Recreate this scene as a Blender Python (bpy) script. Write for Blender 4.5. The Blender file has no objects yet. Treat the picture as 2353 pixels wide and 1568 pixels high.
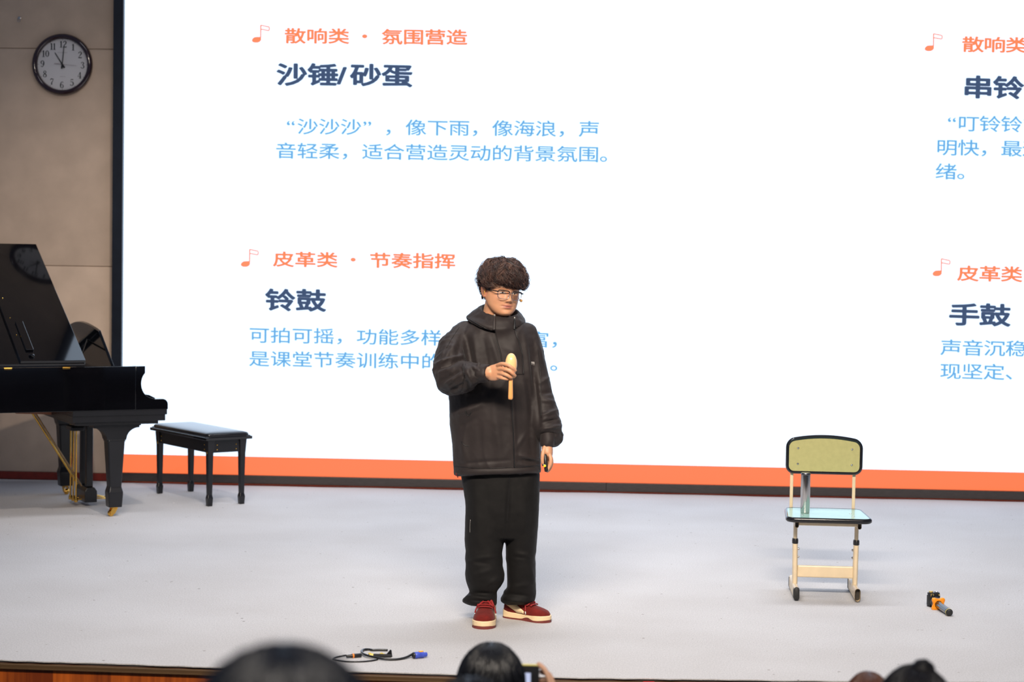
import bpy, bmesh, math, random
import numpy as np
from mathutils import Vector, Matrix
from mathutils.bvhtree import BVHTree

SC = bpy.context.scene
COL = SC.collection
# ------------------------------------------------------------------ camera
W, H = 2353.0, 1568.0
FPX = 4300.0
CAMZ = 1.75
YAW, ROLL = 0.042, 0.0158
PITCH = math.atan((784.0 - 583.0) / FPX)
fw = Vector((-math.sin(YAW) * math.cos(PITCH), math.cos(YAW) * math.cos(PITCH), -math.sin(PITCH)))
r0 = Vector((math.cos(YAW), math.sin(YAW), 0))
u0 = r0.cross(fw)
RIGHT = r0 * math.cos(ROLL) + u0 * math.sin(ROLL)
UP = u0 * math.cos(ROLL) - r0 * math.sin(ROLL)
CAM = Vector((0, 0, CAMZ))
cd = bpy.data.cameras.new('camera')
cd.sensor_width = 36.0
cd.lens = FPX / W * 36.0
cd.clip_start = 0.05
cd.dof.use_dof = True
cd.dof.focus_distance = 9.5
cd.dof.aperture_fstop = 3.0
co = bpy.data.objects.new('camera', cd)
COL.objects.link(co)
M3 = Matrix((RIGHT, UP, -fw)).transposed()
co.matrix_world = Matrix.Translation(CAM) @ M3.to_4x4()
SC.camera = co

def ray(px, py):
    return (fw * FPX + RIGHT * (px - W / 2) - UP * (py - H / 2)).normalized()
def flo(px, py, z=0.0):
    d = ray(px, py); t = (z - CAMZ) / d.z
    return CAM + d * t
def atY(px, py, Y):
    d = ray(px, py); return CAM + d * (Y / d.y)
def proj(p):
    v = Vector(p) - CAM
    k = FPX / v.dot(fw)
    return (W / 2 + v.dot(RIGHT) * k, H / 2 - v.dot(UP) * k)

# ------------------------------------------------------------------ world, lamps, exposure
SC.view_settings.view_transform = 'Standard'
SC.view_settings.look = 'None'
SC.view_settings.exposure = 0.0
SC.view_settings.gamma = 1.0
wd = bpy.data.worlds.new('hall_ambient'); SC.world = wd
wd.use_nodes = True
wd.node_tree.nodes['Background'].inputs[0].default_value = (0.62, 0.78, 1.15, 1)
wd.node_tree.nodes['Background'].inputs[1].default_value = 0.15

def area(name, loc, aim, size, power, color, spread=180, sy=None):
    l = bpy.data.lights.new(name, 'AREA'); l.energy = power; l.color = color
    l.shape = 'RECTANGLE'; l.size = size; l.size_y = sy or size
    l.spread = math.radians(spread)
    o = bpy.data.objects.new(name, l); COL.objects.link(o)
    o.location = loc
    o.rotation_euler = (Vector(aim) - Vector(loc)).to_track_quat('-Z', 'Y').to_euler()
    return o
def spot(name, loc, aim, power, color, angle, blend=0.6, r=0.15):
    l = bpy.data.lights.new(name, 'SPOT'); l.energy = power; l.color = color
    l.spot_size = math.radians(angle); l.spot_blend = blend; l.shadow_soft_size = r
    o = bpy.data.objects.new(name, l); COL.objects.link(o)
    o.location = loc
    o.rotation_euler = (Vector(aim) - Vector(loc)).to_track_quat('-Z', 'Y').to_euler()
    return o
WARM = (1.0, 0.90, 0.78)
area('front_batten', (-0.3, 2.4, 5.3), (0.0, 9.2, 0.6), 4.2, 125, (1.0, 0.87, 0.73), 66, 0.35)
area('stage_batten', (0.4, 10.4, 6.4), (0.3, 10.9, 0.0), 6.5, 138, (0.97, 0.97, 1.0), 110, 0.8)
spot('front_spot', (-0.9, 2.6, 4.9), (-0.3, 8.76, 1.0), 165, (1.0, 0.80, 0.58), 17, 0.8, 0.12)
spot('wall_spot', (-0.6, 7.6, 5.6), (-3.6, 13.6, 0.35), 640, (1.0, 0.87, 0.75), 40, 0.9, 0.10)
area('hall_fill', (0.0, 2.2, 4.8), (0.0, 5.0, -0.5), 5.0, 105, (1.0, 0.90, 0.78), 150, 1.2)  # unseen fill added over the audience to brighten the stage front

# ------------------------------------------------------------------ helpers
OFF = {}
def link(o, parent=None):
    COL.objects.link(o)
    if parent is not None:
        o.parent = parent
def tag(o, label=None, cat=None, group=None, kind=None):
    if label: o['label'] = label
    if cat: o['category'] = cat
    if group: o['group'] = group
    if kind: o['kind'] = kind
    return o
def thing(name, label, cat, loc=(0, 0, 0), rz=0.0, group=None, local=False):
    o = bpy.data.objects.new(name, None); COL.objects.link(o)
    o.empty_display_size = 0.1
    o.location = loc; o.rotation_euler = (0, 0, rz)
    tag(o, label, cat, group)
    OFF[o.name] = Vector((0, 0, 0)) if local else Vector(loc)
    return o

class MB:
    def __init__(s):
        s.v = []; s.f = []; s.m = []; s.mi = 0
    def add(s, vs, fs):
        b = len(s.v)
        s.v += [tuple(q) for q in vs]
        for f in fs:
            s.f.append(tuple(i + b for i in f)); s.m.append(s.mi)
        return b
    def box(s, c, d, rot=None, bev=0.0):
        c = Vector(c); hx, hy, hz = d[0] / 2, d[1] / 2, d[2] / 2
        R = rot or Matrix.Identity(3)
        if bev <= 0:
            vs = [c + R @ Vector((x * hx, y * hy, z * hz)) for z in (-1, 1) for y in (-1, 1) for x in (-1, 1)]
            s.add(vs, [(0, 2, 3, 1), (4, 5, 7, 6), (0, 1, 5, 4), (2, 6, 7, 3), (0, 4, 6, 2), (1, 3, 7, 5)])
        else:
            bm = bmesh.new(); bmesh.ops.create_cube(bm, size=1.0)
            for v in bm.verts: v.co = Vector((v.co.x * d[0], v.co.y * d[1], v.co.z * d[2]))
            bev = min(bev, 0.49 * min(d))
            bmesh.ops.bevel(bm, geom=bm.edges[:], offset=bev, segments=2, profile=0.5, affect='EDGES')
            bm.verts.index_update()
            s.add([c + R @ v.co for v in bm.verts], [[v.index for v in f.verts] for f in bm.faces]); bm.free()
        return s
    def prism(s, poly, axis_o, ax, ay, az, t0, t1):
        """2-D polygon poly in (ax, ay) extruded along az from t0 to t1"""
        o = Vector(axis_o); ax, ay, az = Vector(ax), Vector(ay), Vector(az)
        n = len(poly)
        vs = [o + ax * p[0] + ay * p[1] + az * t0 for p in poly] + [o + ax * p[0] + ay * p[1] + az * t1 for p in poly]
        fs = [tuple(range(n - 1, -1, -1)), tuple(range(n, 2 * n))]
        fs += [(i, (i + 1) % n, n + (i + 1) % n, n + i) for i in range(n)]
        s.add(vs, fs); return s
    def rings(s, rings, cap=True, closed=True):
        n = len(rings[0]); vs = []; fs = []
        for r in rings: vs += list(r)
        for k in range(len(rings) - 1):
            for i in range(n if closed else n - 1):
                j = (i + 1) % n
                fs.append((k * n + i, k * n + j, (k + 1) * n + j, (k + 1) * n + i))
        if cap:
            fs.append(tuple(range(n - 1, -1, -1)))
            b = (len(rings) - 1) * n
            fs.append(tuple(range(b, b + n)))
        s.add(vs, fs); return s
    def tube(s, pts, r, n=8, cap=True, flat=1.0, rounded=False):
        pts = [Vector(p) for p in pts]; m = len(pts)
        rs = list(r) if hasattr(r, '__len__') else [r] * m
        if rounded:
            d0 = (pts[0] - pts[1]).normalized(); d1 = (pts[-1] - pts[-2]).normalized()
            a = [(0.98, 0.2), (0.8, 0.6), (0.45, 0.9)]
            pts = [pts[0] + d0 * rs[0] * q[0] for q in a] + pts + [pts[-1] + d1 * rs[-1] * q[0] for q in reversed(a)]
            rs = [rs[0] * q[1] for q in a] + rs + [rs[-1] * q[1] for q in reversed(a)]
            m = len(pts)
        T = []
        for i in range(m):
            t = (pts[min(i + 1, m - 1)] - pts[max(i - 1, 0)])
            T.append(t.normalized() if t.length > 1e-9 else Vector((0, 0, 1)))
        ref = Vector((0, 0, 1)) if abs(T[0].z) < 0.9 else Vector((0, 1, 0))
        nn = (ref - T[0] * ref.dot(T[0])).normalized()
        R = []
        for i in range(m):
            nn = nn - T[i] * nn.dot(T[i])
            if nn.length < 1e-6: nn = T[i].orthogonal()
            nn.normalize(); bb = T[i].cross(nn)
            R.append([pts[i] + (nn * math.cos(a) * flat + bb * math.sin(a)) * rs[i] for a in [2 * math.pi * k / n for k in range(n)]])
        s.rings(R, cap); return s
    def lathe(s, prof, o=(0, 0, 0), ax=(0, 0, 1), n=24, sx=1.0):
        o = Vector(o); az = Vector(ax).normalized()
        a1 = az.orthogonal().normalized() if abs(az.z) < 0.99 else Vector((1, 0, 0)); a2 = az.cross(a1)
        R = [[o + az * z + (a1 * math.cos(t) * sx + a2 * math.sin(t)) * max(r, 1e-5) for t in [2 * math.pi * k / n for k in range(n)]] for r, z in prof]
        s.rings(R, True); return s
    def ball(s, c, r, nu=16, nv=10):
        c = Vector(c); rr = Vector(r) if hasattr(r, '__len__') else Vector((r, r, r))
        R = []
        for k in range(nv + 1):
            t = math.pi * (k / nv); z = -math.cos(t); q = max(math.sin(t), 1e-4)
            R.append([c + Vector((rr.x * q * math.cos(a), rr.y * q * math.sin(a), rr.z * z)) for a in [2 * math.pi * i / nu for i in range(nu)]])
        s.rings(R, True); return s
    def mesh(s, name):
        me = bpy.data.meshes.new(name); me.from_pydata(s.v, [], s.f); me.update()
        return me

def recalc(me):
    bm = bmesh.new(); bm.from_mesh(me)
    bmesh.ops.recalc_face_normals(bm, faces=bm.faces[:]); bm.to_mesh(me); bm.free()

def obj(name, mb, mats, parent=None, smooth=None, bevel=0.0, fixn=True, off=None):
    """link one mesh object; vertices in world space when the root is an unrotated Empty"""
    me = mb if isinstance(mb, bpy.types.Mesh) else mb.mesh(name)
    if off is None:
        off = OFF.get(parent.name) if parent is not None else None
    if off is not None and off.length > 0:
        me.transform(Matrix.Translation(-off))
    if fixn: recalc(me)
    mats = mats if isinstance(mats, (list, tuple)) else [mats]
    for m in mats: me.materials.append(m)
    if isinstance(mb, MB) and len(mats) > 1:
        me.polygons.foreach_set('material_index', mb.m)
    o = bpy.data.objects.new(name, me); link(o, parent)
    OFF[o.name] = off if off is not None else Vector((0, 0, 0))
    if bevel > 0:
        b = o.modifiers.new('bevel', 'BEVEL'); b.width = bevel; b.segments = 2; b.limit_method = 'ANGLE'; b.angle_limit = math.radians(40)
    if smooth is not None:
        if smooth is True or smooth >= 180:
            me.polygons.foreach_set('use_smooth', [True] * len(me.polygons))
        else:
            me.polygons.foreach_set('use_smooth', [True] * len(me.polygons))
            me.set_sharp_from_angle(angle=math.radians(smooth))
    return o
def struct(name, mb, mats, **k):
    o = obj(name, mb, mats, **k); o['kind'] = 'structure'; return o

# materials --------------------------------------------------------
def s2l(c):
    return tuple((x / 255 / 12.92 if x / 255 <= 0.04045 else ((x / 255 + 0.055) / 1.055) ** 2.4) for x in c)
def mat(name, col, rough=0.5, metal=0.0, var=0.0, scale=20.0, bump=0.0, bscale=None, coat=0.0, spec=0.5, sheen=0.0, col2=None, detail=3.0, stretch=None, trans=0.0, sss=0.0, aniso=0.0, attr=None):
    m = bpy.data.materials.new(name); m.use_nodes = True
    nt = m.node_tree; b = nt.nodes['Principled BSDF']; L = nt.links
    b.inputs['Base Color'].default_value = (*col[:3], 1)
    b.inputs['Roughness'].default_value = rough
    b.inputs['Metallic'].default_value = metal
    b.inputs['Coat Weight'].default_value = coat
    b.inputs['Coat Roughness'].default_value = 0.03
    b.inputs['Specular IOR Level'].default_value = spec
    b.inputs['Sheen Weight'].default_value = sheen
    b.inputs['Transmission Weight'].default_value = trans
    b.inputs['Anisotropic'].default_value = aniso
    if sss > 0:
        b.inputs['Subsurface Weight'].default_value = sss
        b.inputs['Subsurface Radius'].default_value = (1.0, 0.35, 0.2)
        b.inputs['Subsurface Scale'].default_value = 0.006
    tc = nt.nodes.new('ShaderNodeTexCoord'); src = tc.outputs['Object']
    if stretch:
        mp = nt.nodes.new('ShaderNodeMapping'); mp.inputs['Scale'].default_value = stretch
        L.new(src, mp.inputs['Vector']); src = mp.outputs['Vector']
    if attr:
        an = nt.nodes.new('ShaderNodeAttribute'); an.attribute_name = attr
        L.new(an.outputs['Color'], b.inputs['Base Color'])
    elif var > 0 or col2:
        n = nt.nodes.new('ShaderNodeTexNoise'); n.inputs['Scale'].default_value = scale; n.inputs['Detail'].default_value = detail
        L.new(src, n.inputs['Vector'])
        rp = nt.nodes.new('ShaderNodeValToRGB')
        c2 = col2 or tuple(min(1, x * (1 + var)) for x in col[:3])
        c1 = col if col2 else tuple(x * (1 - var) for x in col[:3])
        rp.color_ramp.elements[0].position = 0.3; rp.color_ramp.elements[1].position = 0.7
        rp.color_ramp.elements[0].color = (*c1[:3], 1); rp.color_ramp.elements[1].color = (*c2[:3], 1)
        L.new(n.outputs['Fac'], rp.inputs['Fac']); L.new(rp.outputs['Color'], b.inputs['Base Color'])
    if bump > 0:
        n2 = nt.nodes.new('ShaderNodeTexNoise'); n2.inputs['Scale'].default_value = bscale or scale; n2.inputs['Detail'].default_value = 4
        L.new(src, n2.inputs['Vector'])
        bp = nt.nodes.new('ShaderNodeBump'); bp.inputs['Strength'].default_value = bump; bp.inputs['Distance'].default_value = 0.003
        L.new(n2.outputs['Fac'], bp.inputs['Height']); L.new(bp.outputs['Normal'], b.inputs['Normal'])
    return m
def glow(name, col, strength):
    m = bpy.data.materials.new(name); m.use_nodes = True
    b = m.node_tree.nodes['Principled BSDF']
    b.inputs['Base Color'].default_value = (0.02, 0.02, 0.02, 1); b.inputs['Roughness'].default_value = 0.6
    b.inputs['Emission Color'].default_value = (*col[:3], 1); b.inputs['Emission Strength'].default_value = strength
    return m

GLOSS = mat('piano_black_lacquer', (0.002, 0.002, 0.003), 0.06, coat=0.5, var=0.2, scale=3)
SATIN = mat('satin_black', (0.006, 0.006, 0.008), 0.32, var=0.2, scale=8)
BRASS = mat('polished_brass', s2l((226, 176, 84)), 0.2, 1.0, var=0.1, scale=30)
STEEL = mat('brushed_steel', (0.60, 0.58, 0.57), 0.17, 1.0, var=0.06, scale=60, stretch=(1, 1, 0.02))
BLACKPL = mat('black_plastic', (0.012, 0.012, 0.013), 0.38, var=0.2, scale=60)
RUBBER = mat('black_rubber', (0.015, 0.015, 0.015), 0.6, var=0.25, scale=80)
WHITEPL = mat('white_plastic', (0.7, 0.7, 0.68), 0.4, var=0.05, scale=40)

# ------------------------------------------------------------------ noise
_rs = np.random.RandomState(7)
_P = np.concatenate([_rs.permutation(256)] * 3)
_G = _rs.normal(size=(256, 3)); _G /= np.linalg.norm(_G, axis=1)[:, None]
def perlin(p):
    p = np.asarray(p, float); i = np.floor(p).astype(int); f = p - i; i &= 255
    u = f * f * f * (f * (f * 6 - 15) + 10); out = 0
    for dx in (0, 1):
        for dy in (0, 1):
            for dz in (0, 1):
                h = _P[_P[_P[i[:, 0] + dx] + i[:, 1] + dy] + i[:, 2] + dz]
                g = _G[h]; d = f - np.array([dx, dy, dz])
                w = (u[:, 0] if dx else 1 - u[:, 0]) * (u[:, 1] if dy else 1 - u[:, 1]) * (u[:, 2] if dz else 1 - u[:, 2])
                out = out + w * (g * d).sum(1)
    return out
def vco(me):
    a = np.empty(len(me.vertices) * 3); me.vertices.foreach_get('co', a); return a.reshape(-1, 3)
def vno(me):
    a = np.empty(len(me.vertices) * 3); me.vertex_normals.foreach_get('vector', a); return a.reshape(-1, 3)
def setco(me, a):
    me.vertices.foreach_set('co', np.ascontiguousarray(a).ravel()); me.update()
def projn(a):
    v = a - np.array(CAM); z = v @ np.array(fw)
    return np.stack([W / 2 + (v @ np.array(RIGHT)) * FPX / z, H / 2 - (v @ np.array(UP)) * FPX / z], 1)
def fuse(mb, voxel, smooth=4, sub=False, fac=0.5):
    """join overlapping closed shells into one continuous surface"""
    me = mb.mesh('tmp'); recalc(me)
    o = bpy.data.objects.new('tmp', me); COL.objects.link(o)
    m = o.modifiers.new('r', 'REMESH'); m.mode = 'VOXEL'; m.voxel_size = voxel; m.adaptivity = 0
    if smooth:
        s = o.modifiers.new('s', 'SMOOTH'); s.factor = fac; s.iterations = smooth
    dg = bpy.context.evaluated_depsgraph_get(); dg.update()
    out = bpy.data.meshes.new_from_object(o.evaluated_get(dg))
    bpy.data.objects.remove(o); bpy.data.meshes.remove(me)
    return out
def seg_dist(p, a, b):
    a = np.array(a, float); b = np.array(b, float); d = b - a
    t = np.clip(((p - a) @ d) / (d @ d), 0, 1)
    q = a + t[:, None] * d
    return np.linalg.norm(p - q, axis=1), t
def folds(me, lst, back=False):
    """press or raise soft cloth folds along lines given where they are seen"""
    c = vco(me); n = vno(me); px = projn(c)
    view = c - np.array(CAM); view /= np.linalg.norm(view, axis=1)[:, None]
    face = np.clip(-(n * view).sum(1) * 2.0, 0, 1)
    disp = np.zeros(len(c))
    for (x0, y0, x1, y1, amp, wid) in lst:
        d, t = seg_dist(px, (x0, y0), (x1, y1))
        disp += amp * np.exp(-(d / wid) ** 2) * (0.35 + 0.65 * np.sin(np.pi * np.clip(t, 0.02, 0.98)))
    setco(me, c + n * (disp * face)[:, None])
# ================================================================== SETTING
YW = 13.75                                   # front of the LED wall frame
EDGE = [flo(*p) for p in [(0, 1517), (480, 1532.5), (1010, 1549), (1300, 1557), (1945, 1565.5), (2353, 1568)]]
EDGE = [Vector((-7.0, 8.02, 0)), Vector((-4.2, 7.83, 0))] + EDGE + [Vector((3.2, 7.98, 0)), Vector((7.0, 8.5, 0))]
def edge_dense():
    out = []
    for a, b in zip(EDGE[:-1], EDGE[1:]):
        n = max(2, int((b - a).length / 0.06))
        for k in range(n):
            out.append(a.lerp(b, k / n))
    return out + [EDGE[-1]]
ED = edge_dense()

def carpet_mat():
    m = bpy.data.materials.new('grey_needle_felt_carpet'); m.use_nodes = True
    nt = m.node_tree; L = nt.links; b = nt.nodes['Principled BSDF']
    b.inputs['Roughness'].default_value = 0.95; b.inputs['Specular IOR Level'].default_value = 0.15
    b.inputs['Sheen Weight'].default_value = 0.15
    tc = nt.nodes.new('ShaderNodeTexCoord')
    def noise(sc, det, stretch=None):
        n = nt.nodes.new('ShaderNodeTexNoise'); n.inputs['Scale'].default_value = sc; n.inputs['Detail'].default_value = det
        if stretch:
            mp = nt.nodes.new('ShaderNodeMapping'); mp.inputs['Scale'].default_value = stretch
            L.new(tc.outputs['Object'], mp.inputs['Vector']); L.new(mp.outputs['Vector'], n.inputs['Vector'])
        else: L.new(tc.outputs['Object'], n.inputs['Vector'])
        return n
    def ramp(src, p0, c0, p1, c1):
        r = nt.nodes.new('ShaderNodeValToRGB'); e = r.color_ramp.elements
        e[0].position = p0; e[0].color = (*c0, 1); e[1].position = p1; e[1].color = (*c1, 1)
        L.new(src, r.inputs['Fac']); return r
    def mul(a, bb, mode='MULTIPLY', fac=1.0):
        x = nt.nodes.new('ShaderNodeMix'); x.data_type = 'RGBA'; x.blend_type = mode; x.inputs[0].default_value = fac
        L.new(a, x.inputs[6]); L.new(bb, x.inputs[7]); return x.outputs[2]
    fine = ramp(noise(160, 3, (1, 0.5, 1)).outputs['Fac'], 0.30, (0.445, 0.445, 0.46), 0.70, (0.585, 0.58, 0.595))
    big = ramp(noise(1.3, 4).outputs['Fac'], 0.35, (0.90, 0.89, 0.88), 0.7, (1.0, 1.0, 1.0))
    c = mul(fine.outputs['Color'], big.outputs['Color'])
    # crumbs and specks trodden into the felt
    def specks(scale, thr, col, base):
        v = nt.nodes.new('ShaderNodeTexVoronoi'); v.inputs['Scale'].default_value = scale; v.inputs['Randomness'].default_value = 1.0
        mp = nt.nodes.new('ShaderNodeMapping'); mp.inputs['Scale'].default_value = (0.7, 1.0, 1); mp.inputs['Location'].default_value = (scale, 0.3, 0)
        L.new(tc.outputs['Object'], mp.inputs['Vector']); L.new(mp.outputs['Vector'], v.inputs['Vector'])
        sep = nt.nodes.new('ShaderNodeSeparateColor'); L.new(v.outputs['Color'], sep.inputs['Color'])
        keep = nt.nodes.new('ShaderNodeMath'); keep.operation = 'LESS_THAN'; keep.inputs[1].default_value = base; L.new(sep.outputs[0], keep.inputs[0])
        near = nt.nodes.new('ShaderNodeMath'); near.operation = 'LESS_THAN'; near.inputs[1].default_value = thr; L.new(v.outputs['Distance'], near.inputs[0])
        f = nt.nodes.new('ShaderNodeMath'); f.operation = 'MULTIPLY'; L.new(keep.outputs[0], f.inputs[0]); L.new(near.outputs[0], f.inputs[1])
        return f.outputs[0], col
    for sc, thr, col, base in ((7.0, 0.035, (0.10, 0.08, 0.07), 0.38), (11.0, 0.05, (0.14, 0.11, 0.10), 0.30), (5.0, 0.028, (0.85, 0.82, 0.78), 0.25), (18.0, 0.07, (0.2, 0.18, 0.17), 0.2)):
        f, cc = specks(sc, thr, col, base)
        x = nt.nodes.new('ShaderNodeMix'); x.data_type = 'RGBA'; L.new(f, x.inputs[0]); L.new(c, x.inputs[6]); x.inputs[7].default_value = (*cc, 1)
        c = x.outputs[2]
    L.new(c, b.inputs['Base Color'])
    bp = nt.nodes.new('ShaderNodeBump'); bp.inputs['Strength'].default_value = 0.5; bp.inputs['Distance'].default_value = 0.004
    L.new(noise(220, 3).outputs['Fac'], bp.inputs['Height']); L.new(bp.outputs['Normal'], b.inputs['Normal'])
    return m
CARPET = carpet_mat()
rnd = random.Random(3)

# stage floor: a carpet slab whose front and back edges are cut a little raggedly
mb = MB(); top = []; 
for i, p in enumerate(ED):
    q = p.copy(); q.y += rnd.uniform(-0.006, 0.006); top.append(q)
back = []
for k in range(len(ED)):
    x = ED[k].x
    w = 0.010 * math.sin(x * 3.1) + 0.008 * math.sin(x * 7.7 + 1) + rnd.uniform(-0.002, 0.002)
    yb = 13.715 + w if x > -3.5 else 13.79 + w * 0.3
    back.append(Vector((x, yb, 0)))
n = len(ED)
R = [[p - Vector((0, 0, 0.0045)) for p in top], top, back]
mb.rings([[*r] for r in R], cap=False, closed=False)
struct('floor', mb, CARPET)
mb = MB(); mb.rings([[p + Vector((0, 0.004, -0.0125)) for p in ED], [Vector((p.x, 14.4, -0.0125)) for p in ED], [Vector((p.x, 14.4, -0.9)) for p in ED], [p + Vector((0, 0.10, -0.9)) for p in ED], [p + Vector((0, 0.10, -0.0125)) for p in ED]], cap=False, closed=False)
struct('trim_1', mb, mat('red_brown_stage_board', s2l((120, 42, 24)), 0.6, var=0.2, scale=30))

mb = MB(); mb.rings([[p + Vector((0, d, z)) for d, z in [(0.006, -0.0046), (0.006, -0.0124), (0.03, -0.0124), (0.03, -0.0046)]] for p in ED], cap=True)  # black strip standing in for the shadow gap under the carpet edge
struct('trim_gap_shade', mb, RUBBER)
# metal nosing under the carpet edge and the wood boarded stage front
TRIMM = mat('bronze_anodised_trim', s2l((88, 66, 42)), 0.5, 0.3, var=0.08, scale=8, stretch=(1, 1, 20))
prof = [(0.030, -0.012), (-0.010, -0.013), (-0.014, -0.016), (-0.014, -0.028), (-0.017, -0.030), (-0.017, -0.034), (0.030, -0.034)]
mb = MB(); mb.rings([[p + Vector((0, d, z)) for d, z in prof] for p in ED], cap=True)
struct('trim_2', mb, TRIMM, smooth=30)
def wood_mat():
    m = bpy.data.materials.new('orange_stained_boards'); m.use_nodes = True
    nt = m.node_tree; L = nt.links; b = nt.nodes['Principled BSDF']; b.inputs['Roughness'].default_value = 0.4
    tc = nt.nodes.new('ShaderNodeTexCoord')
    br = nt.nodes.new('ShaderNodeTexNoise'); br.noise_dimensions = '1D'; br.inputs['Scale'].default_value = 1.0; br.inputs['Detail'].default_value = 0
    sx = nt.nodes.new('ShaderNodeSeparateXYZ'); L.new(tc.outputs['Object'], sx.inputs[0])
    sn = nt.nodes.new('ShaderNodeMath'); sn.operation = 'SNAP'; sn.inputs[1].default_value = 0.083; L.new(sx.outputs[0], sn.inputs[0])
    ml = nt.nodes.new('ShaderNodeMath'); ml.operation = 'MULTIPLY'; ml.inputs[1].default_value = 37.7; L.new(sn.outputs[0], ml.inputs[0]); L.new(ml.outputs[0], br.inputs['W'])
    mp = nt.nodes.new('ShaderNodeMapping'); mp.inputs['Scale'].default_value = (30, 30, 1.2); L.new(tc.outputs['Object'], mp.inputs['Vector'])
    gr = nt.nodes.new('ShaderNodeTexNoise'); gr.inputs['Scale'].default_value = 1.6; gr.inputs['Detail'].default_value = 5; L.new(mp.outputs['Vector'], gr.inputs['Vector'])
    ad = nt.nodes.new('ShaderNodeMath'); ad.operation = 'MULTIPLY_ADD'; ad.inputs[1].default_value = 0.5; L.new(gr.outputs['Fac'], ad.inputs[0])
    hf = nt.nodes.new('ShaderNodeMath'); hf.operation = 'MULTIPLY'; hf.inputs[1].default_value = 0.55; L.new(br.outputs['Fac'], hf.inputs[0]); L.new(hf.outputs[0], ad.inputs[2])
    r = nt.nodes.new('ShaderNodeValToRGB'); e = r.color_ramp.elements
    e[0].position = 0.36; e[0].color = (*s2l((112, 46, 12)), 1); e[1].position = 0.70; e[1].color = (*s2l((186, 92, 26)), 1)
    L.new(ad.outputs[0], r.inputs['Fac']); L.new(r.outputs['Color'], b.inputs['Base Color'])
    return m
mb = MB(); mb.rings([[p + Vector((0, d, z)) for d, z in [(0.0, -0.034), (0.0, -0.95), (0.04, -0.95), (0.04, -0.034)]] for p in ED], cap=True)
struct('wall_front', mb, wood_mat())
# red tape strip wrapped over the nosing
a = flo(1478, 1561.5); b_ = flo(1504, 1562); mb = MB()
mb.rings([[Vector((x, flo(px, 1562).y + d, z)) for d, z in [(0.012, -0.0112), (-0.0108, -0.0118), (-0.0158, -0.0155), (-0.0158, -0.0285), (-0.0188, -0.0298), (-0.0188, -0.036), (-0.0172, -0.036), (-0.0172, -0.034), (-0.014, -0.028), (-0.013, -0.016), (0.012, -0.0122)]] for x, px in ((a.x, 1478), (b_.x, 1504))])
tag(obj('tape_strip', mb, mat('red_cloth_tape', (0.55, 0.01, 0.015), 0.45, var=0.1, scale=60)), 'small red tape strip stuck over the metal nosing of the stage edge', 'tape')

# hall floor in shallow seating tiers
mb = MB()
TIERS = [(6.5, 9.0, -0.95), (5.9, 6.5, -0.75), (4.95, 5.9, -0.60), (4.0, 4.95, -0.42), (2.9, 4.0, -0.24), (0.8, 2.9, 0.04)]
for y0, y1, z in TIERS:
    mb.box((0, (y0 + y1) / 2, (z - 1.1) / 2), (14, y1 - y0 - 0.001, z + 1.1))
struct('floor_hall', mb, mat('dark_hall_floor', (0.05, 0.045, 0.042), 0.6, var=0.2, scale=12))

# back wall: upholstered acoustic panels with pillowed seams
WALLM = mat('beige_woven_fabric', s2l((198, 176, 156)), 0.92, var=0.08, scale=5, bump=0.35, bscale=420, spec=0.1, sheen=0.1, detail=8)
mb = MB()
zs = [0.055, 1.605, 3.215, 4.83, 6.4]
xs = [-7.0, -5.6, -3.535]
for z0, z1 in zip(zs[:-1], zs[1:]):
    for x0, x1 in zip(xs[:-1], xs[1:]):
        mb.box(((x0 + x1) / 2, YW + 0.08, (z0 + z1) / 2), (x1 - x0 - 0.001, 0.05, z1 - z0 - 0.001), bev=0.011)
mb.box((0, YW + 0.14, 2.75), (14, 0.06, 7.4))
struct('wall_back', mb, WALLM, smooth=40)
mb = MB(); mb.box((-5.27, YW + 0.062, 0.0275), (3.46, 0.03, 0.055), bev=0.004)
struct('baseboard_back', mb, mat('red_brown_skirting', s2l((120, 34, 20)), 0.45, var=0.15, scale=25))
# small picture hook / ring
p = atY(45, 42, YW + 0.05); mb = MB()
mb.lathe([(0.012, 0), (0.012, 0.006), (0.004, 0.009), (0.004, 0.02)], p, (0, -1, 0), 12)
mb.tube([p + Vector((0.011 * math.sin(t), -0.018, -0.014 + 0.014 * math.cos(t))) for t in [2 * math.pi * k / 14 for k in range(15)]], 0.0022, 6, cap=False)
tag(obj('wall_hook', mb, STEEL, smooth=40), 'small metal ring hook on the beige wall above the clock', 'hook')

# ================================================================== LED SCREEN
scr = thing('led_screen', 'wall-sized LED screen showing Chinese slide text with an orange band along its foot', 'screen', (0, YW, 0), local=False)
XL, XR, ZT = -3.475, 4.6, 5.2
ZB = 0.074
FRM = mat('dark_aluminium_frame', (0.010, 0.014, 0.024), 0.35, 0.2, var=0.15, scale=12)
def frame_mat():
    return mat('dark_bronze_sheet', (0.10, 0.085, 0.075), 0.30, 0.85, var=0.10, scale=3, stretch=(6, 1, 60), aniso=0.4)
WHITE_E = 1.0
WHITE = glow('screen_white', (1.03, 1.25, 1.55), WHITE_E)
ORANGE = glow('screen_orange', s2l((255, 116, 66)), 1.12)
mb = MB(); mb.box(((XL + XR) / 2, YW + 0.030, (0.210 + ZT) / 2), (XR - XL, 0.03, ZT - 0.210))
obj('display_panel', mb, WHITE, scr)
mb = MB(); mb.box(((XL + XR) / 2, YW + 0.030, (ZB + 0.210) / 2), (XR - XL, 0.03, 0.210 - ZB))
o = obj('footer_band', mb, ORANGE, scr); o['label'] = 'orange band shown along the foot of the screen'
mb = MB(); mb.box((-3.5125, YW + 0.02, ZT / 2), (0.075, 0.09, ZT), bev=0.003)
obj('side_frame', mb, FRM, scr)
mb = MB(); mb.box((XR + 0.0375, YW + 0.02, ZT / 2), (0.075, 0.09, ZT), bev=0.003)
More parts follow.
